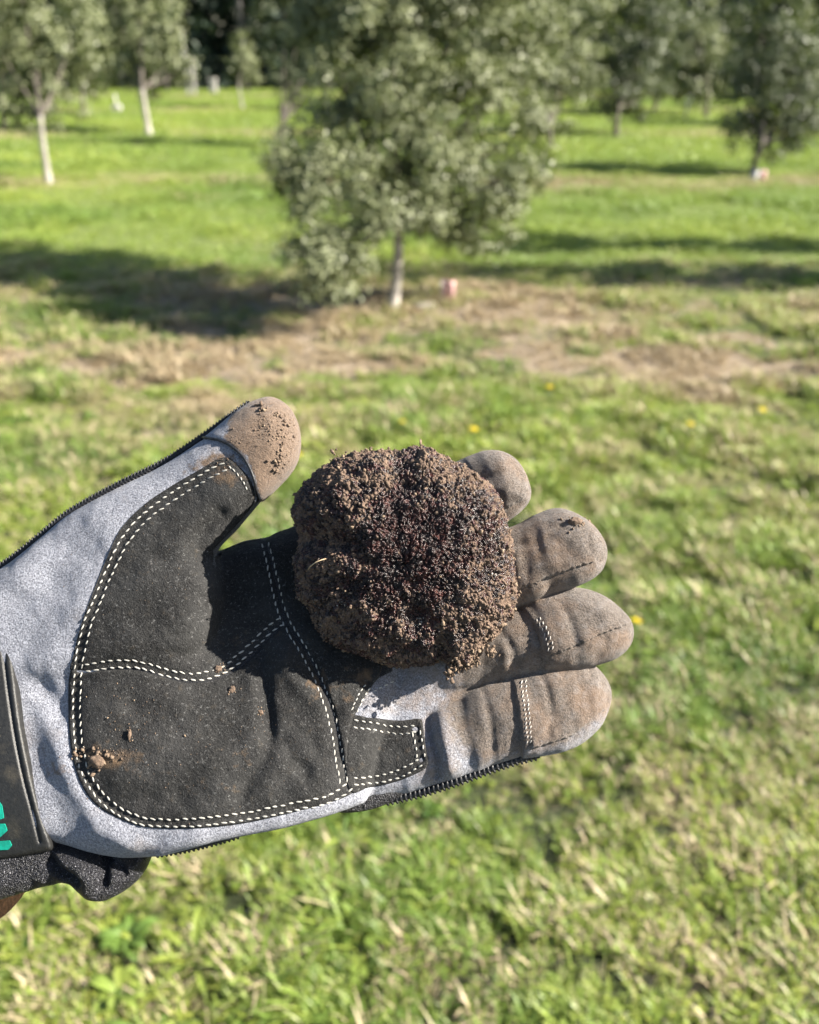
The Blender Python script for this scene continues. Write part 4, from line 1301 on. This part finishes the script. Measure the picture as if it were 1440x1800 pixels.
def stitch_row(path, off=0.0, pitch=14.5, length=11.0, wd=3.3, skew=0.2, mat=None, lift=0.02, joined=False):
    from mathutils import Matrix
    P = resample(offset_line(spline(path, 6, False), off), pitch)
    s_ = Soup()
    for i in range(len(P) - 1):
        c = (P[i] + P[i + 1]) / 2; t = P[i + 1] - P[i]; t = t / (np.linalg.norm(t) + 1e-9)
        an = skew + random.uniform(-0.09, 0.09); t = np.array([t[0] * math.cos(an) - t[1] * math.sin(an), t[0] * math.sin(an) + t[1] * math.cos(an)])
        L_ = length * random.uniform(0.72, 1.05); c = c + np.random.normal(0, 0.5, 2)
        q = place([c[0] - t[0] * L_ / 2, c[0], c[0] + t[0] * L_ / 2], [c[1] - t[1] * L_ / 2, c[1], c[1] + t[1] * L_ / 2], lift)
        ax_ = q[2] - q[0]
        if abs(ax_[2]) > 1.6: ax_[2] = np.sign(ax_[2]) * 1.6
        hl = np.linalg.norm(ax_) / 2; ax_ /= np.linalg.norm(ax_)
        if hl > L_ * 0.2: continue
        up = np.array([0, 0, 1.0]); sd = np.cross(up, ax_); sd /= np.linalg.norm(sd); up = np.cross(ax_, sd)
        w_ = wd * 0.2 / 2 * random.uniform(0.9, 1.1)
        A3 = np.stack([sd * w_, up * w_ * 0.85, ax_ * hl], 1)
        if joined:
            vv = q[1] + EV @ A3.T; s_.add(to_world(vv[:, 0], vv[:, 1], vv[:, 2]), EF); continue
        B3 = np.stack([CR, CU, -CF], 1) @ A3 / 1000
        o = bpy.data.objects.new('stitch', STITCH); COL.objects.link(o); o.parent = glove
        M4 = Matrix.Identity(4)
        for r_ in range(3):
            for k_ in range(3): M4[r_][k_] = B3[r_, k_]
        w_c = to_world(q[1:2, 0], q[1:2, 1], q[1:2, 2])[0] - HAND_O
        M4[0][3], M4[1][3], M4[2][3] = w_c
        o.matrix_local = M4
        n_stitch[0] += 1
    if joined: all_joined.append(s_)


all_joined = []
stitch_row(seams['outer'], 6); stitch_row(seams['outer'], -7)
stitch_row(seams['wavy'], 6); stitch_row(seams['wavy'], -6)
stitch_row(seams['ridge'], 7, pitch=13, length=10.5, wd=3.3); stitch_row(seams['ridge'], -6, pitch=13, length=10.5, wd=3.3)
print('stitches', n_stitch)
for k in ('patch_top', 'patch_side', 'patch_base'): stitch_row(seams[k], 6.5, pitch=12, length=9); stitch_row(seams[k], -6, pitch=12, length=9)
for k_, args in (('flap', 5), ('flap', -5), ('fork', 5), ('thumb_end', 0)): stitch_row(seams[k_], args, pitch=10, length=8, wd=2.8, joined=True)
o = all_joined[0]
for q_ in all_joined[1:]:
    for V_, F_ in zip(q_.V, q_.F): o.add(V_, F_ - F_.min())
tag(o.build('fine_stitching', M_thread, glove, True, off=HAND_O), kind='stuff')
all_joined = []
M_greythread = simple('grey_thread', (0.36, 0.33, 0.30), 0.8, 900, 0.3)
for P_, a_, p_ in (([(945, 1085), (960, 1110), (970, 1145)], 4, 9), ([(945, 1085), (960, 1110), (970, 1145)], -3, 9), ([(920, 1195), (925, 1240), (931, 1308)], 3.5, 8), ([(920, 1195), (925, 1240), (931, 1308)], -3.5, 8)):
    stitch_row(P_, a_, pitch=p_, length=7.2, wd=2.8, skew=0.5, joined=True)
o = all_joined[0]
for q_ in all_joined[1:]:
    for V_, F_ in zip(q_.V, q_.F): o.add(V_, F_ - F_.min())
tag(o.build('fine_stitching', M_greythread, glove, True, off=HAND_O), kind='stuff')


# --- overlocked edge trims: a chain of slanted thread loops along the silhouette
def braid(path, wd, pitch, hgt, name='edge_trim', zig=0.9, thick=0.55):
    """path px + height m over hand plane"""
    P = spline(np.array(path, float), 8, False); P = resample(P, pitch)
    t = np.gradient(P[:, :2], axis=0); t /= np.linalg.norm(t, axis=1)[:, None]
    s_ = Soup()
    core = []
    for i in range(len(P)):
        X_, Y_, h_ = unproj(P[i, 0], P[i, 1], P[i, 2]); core.append((float(X_), float(Y_), float(h_)))
    core = np.array(core)
    V, F = tube(core, wd * 0.2 * 0.34, 8)
    wv = to_world(V[:, 0], V[:, 1], V[:, 2])
    Fq_ = np.array([f for f in F if len(f) == 4]); s_.add(wv, Fq_)
    Q4 = np.array([(f[0], f[1], f[2], f[2]) for f in EF])
    for i in range(len(P) - 1):
        c = core[i]; ax0 = core[min(i + 1, len(core) - 1)] - core[max(i - 1, 0)]; ax0 /= np.linalg.norm(ax0)
        for sgn in (-1, 1):
            up = np.array([0, 0, 1.0]); sd = np.cross(up, ax0); sd /= np.linalg.norm(sd)
            an = zig * sgn; dirv = ax0 * math.cos(an) + sd * math.sin(an); nrm = np.cross(dirv, up); nrm /= np.linalg.norm(nrm)
            u2 = np.cross(nrm, dirv)
            L_ = wd * 0.2 * 0.42; w_ = pitch * 0.2 * thick * 0.5
            cc = c + sd * sgn * wd * 0.2 * 0.14 + u2 * wd * 0.2 * 0.16 * (1 if sgn > 0 else .6) + ax0 * random.uniform(-.1, .1)
            vv = cc + EV[:, :1] * nrm * w_ + EV[:, 1:2] * u2 * wd * 0.2 * 0.26 + EV[:, 2:] * dirv * L_
            s_.add(to_world(vv[:, 0], vv[:, 1], vv[:, 2]), EF)
    return s_


def build_mixed(s_, name, mat):
    F = [tuple(r) for f in s_.F for r in f.tolist()]
    o = mesh_obj(name, np.concatenate(s_.V) - HAND_O, F, mat, glove); return o


build_mixed(braid([(-220, 1098, -5), (-100, 1048, -4), (0, 996, -3), (60, 951, -2), (120, 902, 0), (200, 856, 2), (290, 811, 4), (360, 765, 6), (405, 732, 8), (440, 708, 9)], 17, 6.5, 8), 'edge_trim', M_blackthread)
build_mixed(braid([(680, 1408, -7), (740, 1394, -6), (800, 1375, -3), (860, 1353, -2), (905, 1338, -1), (948, 1327, -1)], 17, 8.5, 8, zig=1.35, thick=.8), 'edge_trim', M_blackthread)
build_mixed(braid([(276, 1500, 2), (320, 1493, 2), (360, 1484, 3), (400, 1473, 3), (424, 1465, 3)], 15, 8, 8, zig=1.35, thick=.8), 'edge_trim', M_blackthread)
# seam pipe round the thumb tip patch
pp = place(*(resample(spline(capline, 8, False), 5).T), 0.0)
wv = to_world(pp[1:-2, 0], pp[1:-2, 1], pp[1:-2, 2] + 0.1)
tube_obj('seam_cord', wv, 0.00055, M_blackthread, glove, 6, off=HAND_O)

# --- black stretch back of the hand peeping out below the palm
d, mb = comp2d([(560, 1400), (610, 1412), (650, 1408), (700, 1398), (720, 1390), (700, 1350), (600, 1350), (540, 1380)], [(620, 1390, -14), (700, 1380, -14)], 14)
# --- knit cuff
cuff_poly = [(-1000, 1110), (-200, 1095), (0, 1085), (60, 1120), (90, 1300), (110, 1440), (170, 1470), (235, 1488), (264, 1494), (262, 1512), (252, 1535), (236, 1552), (212, 1568), (185, 1578), (160, 1574), (142, 1560), (128, 1546), (95, 1550), (50, 1563), (0, 1577), (-200, 1620), (-1000, 1700)]
cuff_h = [(-900, 1400, -10), (-200, 1300, -10), (0, 1300, -10), (50, 1520, -6), (120, 1500, -7), (180, 1540, -3), (240, 1510, -7), (0, 1540, -7)]
d, mc = comp2d(cuff_poly, cuff_h, 10)
d0 = d
mc += lines_px([[(95, 1484), (130, 1492), (160, 1505), (178, 1520), (182, 1545), (180, 1556)]], 1.7, -5.0, 5) + lines_px([[(85, 1515), (110, 1535), (135, 1550)]], 1.8, -3.5, 5)
mc += lines_px([[(180, 1517), (205, 1528), (216, 1542)]], 1.2, -2.6, 5) + lines_px([[(110, 1510), (145, 1522), (160, 1550)]], 3.5, 2.4, 5)
mc += (vnoise(XX / 9, YY / 9, 71) - 0.5) * 2.0 + (vnoise(XX / 3.5 + YY / 5, YY / 4, 72) - 0.5) * 1.3
FC = pill(d, mc, 11.0, 9.0)
d, mb = comp2d([(570, 1385), (585, 1424), (640, 1425), (690, 1408), (730, 1380), (720, 1340), (600, 1340)], [(640, 1390, -7), (700, 1370, -9)], 14)
FBk = pill(d, mb, 5, 5)
V, Q = surface_nets(FC)
X = xs[0] + V[:, 0] * RES; Y = ys[0] + V[:, 1] * RES; h = hs[0] + V[:, 2] * RES
hand_mesh('knit_cuff', X, Y, h, Q, M_knit)
V, Q = surface_nets(FBk)
X = xs[0] + V[:, 0] * RES; Y = ys[0] + V[:, 1] * RES; h = hs[0] + V[:, 2] * RES
hand_mesh('stretch_back', X, Y, h, Q, M_knit, glove)
HC = front_height(np.minimum(F3, FC))

# --- wrist strap
strap = [(-300, 1110), (-150, 1100), (-40, 1092), (0, 1092), (12, 1104), (20, 1140), (27, 1200), (38, 1280), (52, 1350), (70, 1425), (90, 1486), (86, 1496), (60, 1502), (0, 1512), (-150, 1530), (-300, 1545)]


def strap_surf(px_, py_):
    m_ = 12.5 - ((py_ - 1290) / 210.0) ** 2 * 7.0 + 0.8 * np.clip(-px_ / 100, 0, 2)
    X_, Y_, h_ = unproj(px_, py_, m_)
    return X_, Y_, h_


SR = spline([(-20, 1098), (-4, 1112), (6, 1150), (14, 1210), (26, 1290), (41, 1365), (58, 1430), (70, 1480)], 6, False)


def strap_off(x_, y_, e_):
    g_ = seg_dist(x_, y_, SR, False)
    return 1.2 * (1 - np.exp(-e_ / 2.5)) - 1.0 * np.exp(-(g_ / 2.6) ** 2) + 0.35 * (vnoise(x_ / 30, y_ / 30, 81) - .5)


V2, Xs, Ys, Hs, F2, nb = panel_geom(strap, strap_off, 3.0, surf_f=strap_surf)
Hs[-nb:] -= 2.0
strap_o = hand_mesh('wrist_strap', Xs, Ys, Hs, F2, M_rubber)
strap_o['label'] = 'dark rubber wrist strap with teal lettering'
for poly in ([(-34, 1412), (0, 1404), (7, 1414), (10, 1436), (-4, 1440), (-34, 1442)], [(-34, 1446), (12, 1446), (16, 1458), (4, 1469), (-34, 1480)], [(-34, 1476), (-2, 1477), (20, 1475), (24, 1484), (18, 1491), (-34, 1493)]):
    P = np.array(poly, float); c = P.mean(0)
    R_ = resample(P, 3, True)
    X_, Y_, h_ = strap_surf(R_[:, 0], R_[:, 1]); h1 = h_ + 1.5
    n_ = len(R_); Xa = np.r_[X_, X_]; Ya = np.r_[Y_, Y_]; Ha = np.r_[h1, h1 - 1.2]
    Ff = [tuple(range(n_))[::-1]] + [(i, (i + 1) % n_, n_ + (i + 1) % n_, n_ + i) for i in range(n_)]
    hand_mesh('lettering', Xa, Ya, Ha, Ff, M_teal, strap_o, False)

# --- sleeve and forearm
kp = np.array([(25, 1444, -37, 37.5), (-160, 1415, -40, 40), (-300, 1390, -36, 44), (-420, 1385, -26, 50), (-700, 1400, -20, 50), (-1200, 1460, -20, 52), (-1900, 1540, -20, 54)], float)
kp = spline(kp, 16, False)
X_, Y_, h_ = unproj(kp[:, 0], kp[:, 1], kp[:, 2]); pts = to_world(X_, Y_, h_)
rad = kp[:, 3] / 1000 + 0.0006 * np.sin(np.arange(len(kp)) * 1.1)
V, F = tube(pts, rad, 48)
mesh_obj('sleeve', V - HAND_O, F, M_sleeve, person)['label'] = 'brown wool sleeve coming out of the glove cuff'

# ------------------------------------------------------------------ TRUFFLE
out = np.array([(600, 806), (632, 800), (665, 794), (700, 796), (745, 792), (775, 800), (805, 810), (850, 840), (878, 876), (892, 925), (900, 965), (903, 1010), (913, 1040), (905, 1085), (886, 1122), (852, 1145), (828, 1178), (800, 1186), (760, 1182), (720, 1180), (660, 1168), (595, 1142), (548, 1108), (522, 1062), (513, 1000), (517, 930), (524, 880), (541, 840), (568, 816)], float)
TC = np.array([710.0, 985.0])
TM = 13.0
tx, ty, th = unproj(TC[0], TC[1], TM)
xo, yo, _ = unproj(out[:, 0], out[:, 1], np.full(len(out), TM))
ang = np.arctan2(yo - ty, xo - tx); rr = np.hypot(xo - tx, yo - ty)
o_ = np.argsort(ang); ang = ang[o_]; rr = rr[o_]
ang = np.r_[ang[-1] - 2 * np.pi, ang, ang[0] + 2 * np.pi]; rr = np.r_[rr[-1], rr, rr[0]]
NT, NP = 400, 800
tt = np.r_[np.linspace(0.004, math.radians(105), 340), np.linspace(math.radians(105), math.pi - 0.01, NT - 339)[1:]]
pp_ = np.linspace(0, 2 * np.pi, NP, endpoint=False)
TT_, PP_ = np.meshgrid(tt, pp_, indexing='ij')
co = np.stack([np.sin(TT_) * np.cos(PP_), np.sin(TT_) * np.sin(PP_), np.cos(TT_)], -1).reshape(-1, 3)
n_ = len(co); I_ = np.arange(n_).reshape(len(tt), NP); J_ = np.roll(I_, -1, 1)
TF = np.stack([I_[:-1].ravel(), I_[1:].ravel(), J_[1:].ravel(), J_[:-1].ravel()], 1)
TH = 24.0
cf = np.clip(co[:, 2], -1, 1); rho = np.sqrt(1 - cf ** 2)
phi = np.arctan2(co[:, 1], co[:, 0])
R_ = np.interp(phi, ang, rr)
prof = rho ** 0.86
zz = np.sign(cf) * (np.abs(cf) ** 0.92) * TH
P0 = np.stack([prof * R_ * np.cos(phi), prof * R_ * np.sin(phi), zz], 1)
nrm = np.stack([co[:, 0] / 41, co[:, 1] / 41, co[:, 2] / TH], 1); nrm /= np.linalg.norm(nrm, axis=1)[:, None]
tpx = 720 + (P0[:, 0] + tx) / (Z0 - th - P0[:, 2]) * FPX; tpy = 900 - (P0[:, 1] + ty) / (Z0 - th - P0[:, 2]) * FPX


def n3(P, seed=0):
    """vectorised 3-D value noise, -1..1"""
    i = np.floor(P).astype(np.int64); f = P - i; f = f * f * (3 - 2 * f)
    def h(a, b, c):
        v = (a * 374761393 + b * 668265263 + c * 2147483647 + seed * 974634777) & 0xffffffff
        v = ((v ^ (v >> 13)) * 1274126177) & 0xffffffff
        v = ((v ^ (v >> 15)) * 2246822519) & 0xffffffff
        return ((v ^ (v >> 16)) & 0xffff) / 32767.5 - 1
    o = 0
    for a in (0, 1):
        for b in (0, 1):
            for c in (0, 1):
                w = (f[:, 0] if a else 1 - f[:, 0]) * (f[:, 1] if b else 1 - f[:, 1]) * (f[:, 2] if c else 1 - f[:, 2])
                o = o + w * h(i[:, 0] + a, i[:, 1] + b, i[:, 2] + c)
    return o


def vor3(P, seed=0):
    """F1, F2 and the cell's random value"""
    i = np.floor(P).astype(np.int64); f1 = np.full(len(P), 9.0); f2 = np.full(len(P), 9.0); cid = np.zeros(len(P)); ft = np.zeros(len(P))
    def h(a, b, c, k):
        v = (a * 374761393 + b * 668265263 + c * 2147483647 + (seed * 7 + k) * 974634777) & 0xffffffff
        v = ((v ^ (v >> 13)) * 1274126177) & 0xffffffff
        v = ((v ^ (v >> 15)) * 2246822519) & 0xffffffff
        return ((v ^ (v >> 16)) & 0xffff) / 65535.0
    for a in (-1, 0, 1):
        for b in (-1, 0, 1):
            for c in (-1, 0, 1):
                A_, B_, C_ = i[:, 0] + a, i[:, 1] + b, i[:, 2] + c
                d = np.sqrt((A_ + h(A_, B_, C_, 1) - P[:, 0]) ** 2 + (B_ + h(A_, B_, C_, 2) - P[:, 1]) ** 2 + (C_ + h(A_, B_, C_, 3) - P[:, 2]) ** 2)
                m_ = d < f1; f2 = np.where(m_, f1, np.minimum(f2, d)); cid = np.where(m_, h(A_, B_, C_, 4), cid)
                fac = sum((h(A_, B_, C_, 5 + q_) - 0.5) * ((A_, B_, C_)[q_] + h(A_, B_, C_, 1 + q_) - P[:, q_]) for q_ in range(3))
                ft = np.where(m_, fac, ft); f1 = np.where(m_, d, f1)
    return f1, f2, cid, ft


dents = np.zeros(n_)
for (a, b_, ra, rb, am) in ((545, 948, 52, 22, -3.0), (600, 960, 30, 20, -1.3), (705, 850, 50, 22, -2.0), (780, 1150, 16, 40, -4.0), (735, 1090, 28, 22, -3.0), (620, 905, 50, 40, 2.0), (540, 1080, 30, 25, -1.5), (820, 1150, 25, 25, 2.5), (640, 1100, 60, 40, 1.0), (860, 1000, 20, 60, -1.2), (720, 990, 60, 50, 1.2), (655, 810, 30, 20, 1.5), (745, 805, 25, 20, 1.8)):
    dents += am * np.exp(-((tpx - a) / ra) ** 2 - ((tpy - b_) / rb) ** 2) * (cf > -0.3)
wp = P0 + 0.5 * np.stack([n3(P0 * 0.7, 1), n3(P0 * 0.7, 2), n3(P0 * 0.7, 3)], 1)
f1, f2, cid, ft1 = vor3(wp * 0.48, 4); g1, g2, cid2, ft2 = vor3(wp * 1.05, 5)
wart = np.clip((f2 - f1) * 3.2, 0, 1); wart2 = np.clip((g2 - g1) * 3.0, 0, 1)
packed = np.clip(0.5 + 1.3 * n3(P0 * 0.13, 12) + 0.6 * n3(P0 * 0.4, 13), 0, 1) * (1 - 0.85 * np.exp(-(((tpx - 730) / 110) ** 2 + ((tpy - 980) / 110) ** 2)))
amp = (0.66 - 0.24 * packed) * (0.55 + 0.45 * np.clip(cf * 2.2, 0, 1))
disp = n3(P0 * 0.09, 6) * 1.1 + n3(P0 * 0.16, 14) * 0.7 + n3(P0 * 0.28, 7) * 1.1 + amp * (wart * (0.5 + 1.2 * cid + 2.4 * ft1) + wart2 * (0.2 + 0.7 * cid2 + 1.3 * ft2) - (1 - wart) ** 3 * 0.5) + packed * (0.6 + 0.5 * n3(P0 * 0.5, 15)) + n3(P0 * 1.6, 8) * 0.4 + n3(P0 * 3.2, 9) * 0.3 - 1.0
pitv = wart
soilv = 0.20 + 0.40 * packed + 0.22 * n3(P0 * 0.16, 10) + 0.25 * n3(P0 * 0.6, 11) + 0.55 * (cid - 0.5) + 0.5 * (cid2 - 0.5)
# more soil on rim and lower part, dark skin in the middle
cen = np.exp(-(((tpx - 735) / 130) ** 2 + ((tpy - 1000) / 115) ** 2)) + 0.5 * np.exp(-(((tpx - 700) / 110) ** 2 + ((tpy - 900) / 60) ** 2))
soilv = soilv + 0.13 - 0.50 * np.clip(cen, 0, 1) + 0.35 * np.exp(-(((tpx - 840) / 80) ** 2 + ((tpy - 1120) / 60) ** 2)) + 0.25 * np.exp(-(((tpx - 600) / 60) ** 2 + ((tpy - 900) / 50) ** 2)) - 0.15 * pitv + 0.08
P1 = P0 + nrm * (disp + dents - 0.5)[:, None]
wv = to_world(P1[:, 0] + tx, P1[:, 1] + ty, P1[:, 2] + th)
TO = to_world(np.array([tx]), np.array([ty]), np.array([th]))[0]
tr_root = empty('truffle', tuple(TO)); tag(tr_root, 'large warty black truffle caked with brown soil, lying in the gloved palm', 'truffle')
tr = mesh_obj('truffle_body', wv - TO, TF, M_truffle, tr_root)
soilv = np.clip(soilv, 0, 1)
attr(tr, 'soil', soilv); attr(tr, 'pit', pitv); attr(tr, 'cell', cid2)

# crumbs
bm = bmesh.new(); bmesh.ops.create_icosphere(bm, subdivisions=1, radius=1.0)
IV = np.array([v.co[:] for v in bm.verts]); IF = np.array([[v.index for v in f.verts] for f in bm.faces]); bm.free()


def crumbs(name, C, size, mat, parent, off, nr=None, kind='stuff', label=None):
    s_ = Soup()
    for c, s1 in zip(C, size):
        k = RNG.uniform(0.35, 1.35, (len(IV), 1)); sc3 = RNG.uniform(0.5, 1.3, 3)
        s_.add(c + (IV * k * sc3 + RNG.normal(0, .12, IV.shape)) * s1, IF, RNG.uniform(0, 1) ** 3 * 0.8)
    o = s_.build(name, mat, parent, False, off=off)
    if kind: o['kind'] = kind
    if label: o['label'] = label
    return o


prob = np.clip(soilv, 0, 1) ** 1.6 * (0.25 + 0.75 * (cf > -0.2)) + 0.06
prob = prob * (rho + 0.02)
ids = RNG.choice(n_, 2000, replace=False, p=prob / prob.sum())
sz = RNG.gamma(1.6, 0.00016, len(ids)) + 0.00016; sz = np.minimum(sz, 0.0012)
ids = np.asarray(ids)
nw = (CR * nrm[ids, :1] + CU * nrm[ids, 1:2] - CF * nrm[ids, 2:])
crumbs('soil_crust', wv[ids] + nw * (sz * 0.35)[:, None], sz, M_soil, tr_root, TO, label='crumbly brown soil sticking to the truffle')
# a lump of soil hanging at the lower rim
C = []; Sz = []
for (a, b_, r_, k_) in ((808, 1172, 14, 60), (835, 1165, 9, 25), (790, 1182, 9, 25), (655, 802, 12, 40), (740, 800, 14, 45), (900, 1020, 8, 30), (530, 870, 8, 25), (905, 1045, 8, 25), (860, 1145, 10, 30), (600, 808, 12, 30)):
    for _ in range(k_):
        X_, Y_, h_ = unproj(a + RNG.normal(0, r_ * .6), b_ + RNG.normal(0, r_ * .6), TM + RNG.normal(2, 2.2)); C.append(to_world(X_, Y_, h_)); Sz.append(RNG.uniform(0.0004, 0.0013))
o = crumbs('soil_lump', C, np.array(Sz) * 0.8, M_soil, tr_root, TO, label='loose soil lumps along the truffle rim')
# pale mycelium fluff and a rootlet
C = []; Sz = []
front = np.where(cf > 0.1)[0]
for (a, b_, r_, k_) in ((738, 1102, 14, 14), (598, 1062, 16, 8), (546, 1075, 12, 8), (873, 1012, 6, 6), (725, 1130, 8, 5)):
    for _ in range(k_):
        qx, qy = a + RNG.normal(0, r_ * .5), b_ + RNG.normal(0, r_ * .4)
        j = front[np.argmin((tpx[front] - qx) ** 2 + (tpy[front] - qy) ** 2)]
        C.append(wv[j]); Sz.append(RNG.uniform(0.0002, 0.0005))
crumbs('mycelium', C, Sz, M_mould, tr_root, TO, label='small white mould specks low on the truffle')
X_, Y_, h_ = unproj(np.array([541, 546, 556, 566, 573]), np.array([1002, 995, 988, 984, 982]), np.array([TM + 17, TM + 19.5, TM + 21, TM + 21, TM + 20]))
tube_obj('rootlet', to_world(X_, Y_, h_), [0.00012, 0.0002, 0.00022, 0.00018, 0.0001], simple('rootlet_straw', (0.45, 0.35, 0.22), 0.6), tr_root, 6, off=TO)

# ------------------------------------------------------------------ soil on the glove
def sprinkle(name, spots, label, parent=None, kind='stuff'):
    C = []; Sz = []
    for (a, b_, ra, rb, k_, s0, s1) in spots:
        qx = a + RNG.normal(0, ra * .5, k_); qy = b_ + RNG.normal(0, rb * .5, k_)
        s_ = RNG.uniform(s0, s1, k_) * RNG.uniform(0.5, 1, k_)
        P = place(qx, qy, 0.0); k = sampleH(HF0, P[:, 0], P[:, 1]) > P[:, 2] - 4; P = P[k]; s_ = s_[k]; P[:, 2] += s_ * 1000 * 0.4
        C += list(to_world(P[:, 0], P[:, 1], P[:, 2])); Sz += list(s_)
    c0 = np.mean(C, 0)
    o = crumbs(name, C, Sz, M_soil, None, c0, kind=kind, label=label); o.location = tuple(c0)
    return o


o = sprinkle('thumb_soil_crumbs', [(500, 760, 22, 60, 90, .0003, .0009), (470, 750, 30, 26, 60, .0002, .0006), (460, 715, 16, 8, 12, .0006, .0013), (420, 780, 30, 10, 40, .0001, .0004), (395, 812, 40, 12, 50, .0001, .0004), (490, 815, 16, 14, 24, .0004, .0009)], 'brown soil crumbs scattered on the thumb tip')
o = sprinkle('palm_soil_crumbs', [(230, 1260, 60, 50, 45, .0001, .00045), (300, 1330, 200, 120, 130, .00008, .0003), (190, 1325, 50, 16, 60, .00015, .0005), (135, 1322, 10, 10, 16, .0004, .0010), (250, 1000, 120, 120, 110, .00007, .00022), (480, 1300, 130, 90, 90, .00007, .00025), (420, 1130, 60, 20, 20, .0001, .0003)], 'fine soil grains scattered over the black leather palm')
o = sprinkle('finger_soil_crumbs', [(960, 960, 80, 60, 120, .00007, .00022), (1000, 1100, 80, 50, 90, .00007, .0002), (960, 1250, 100, 60, 70, .00007, .0002)], 'fine soil grains on the glove fingertips')


bm = bmesh.new(); bmesh.ops.create_icosphere(bm, subdivisions=3, radius=1.0)
LV = np.array([v.co[:] for v in bm.verts]); LF = np.array([[v.index for v in f.verts] for f in bm.faces]); bm.free()


def clod(px_, py_, r_, label, k_=14, el=(1, 1)):
    s_ = Soup(); base = place(np.array([px_]), np.array([py_]), 0.0)[0]
    lump = LV * (1 + 0.35 * n3(LV * 1.7 + px_, 3) + 0.22 * n3(LV * 4.1 + px_, 4) + 0.12 * n3(LV * 9, 5))[:, None] * np.array([el[0], el[1], 0.55]) * r_ * 0.2 * 0.62
    v = lump + base + np.array([0, 0, r_ * 0.03]); c0 = to_world(base[:1], base[1:2], base[2:3])[0]
    s_.add(to_world(v[:, 0], v[:, 1], v[:, 2]), LF, 0.0)
    qx = px_ + RNG.normal(0, r_ * .62 * el[0], k_); qy = py_ + RNG.normal(0, r_ * .62 * el[1], k_)
    P = place(qx, qy, 0.0); C = to_world(P[:, 0], P[:, 1], P[:, 2] + .1)
    for c in C: s_.add(c + (IV * RNG.uniform(.4, 1.3, (len(IV), 1)) + RNG.normal(0, .15, IV.shape)) * r_ * 0.2 * RNG.uniform(0.00008, 0.00024), IF, RNG.uniform(0, .6))
    o = s_.build('soil_clod', M_soil, None, False, off=c0); o.location = tuple(c0)
    tag(o, label, 'soil clod', 'soil clods on the glove'); return o


clod(172, 1338, 21, 'biggest soil clod, on the palm edge by the outer double stitching', 26, (1.1, .8))
clod(1010, 916, 16, 'soil clod stuck near the middle fingertip', 16, (1.3, .7))
clod(408, 1212, 10, 'soil clod just below the wavy seam on the palm', 8)
clod(384, 1176, 11, 'soil clod lying on the wavy seam itself', 8)
clod(228, 1292, 11, 'elongated soil clod in the middle of the lower palm', 10, (.4, 1.3))
clod(458, 1252, 8, 'soil clod right of the palm crease', 8)
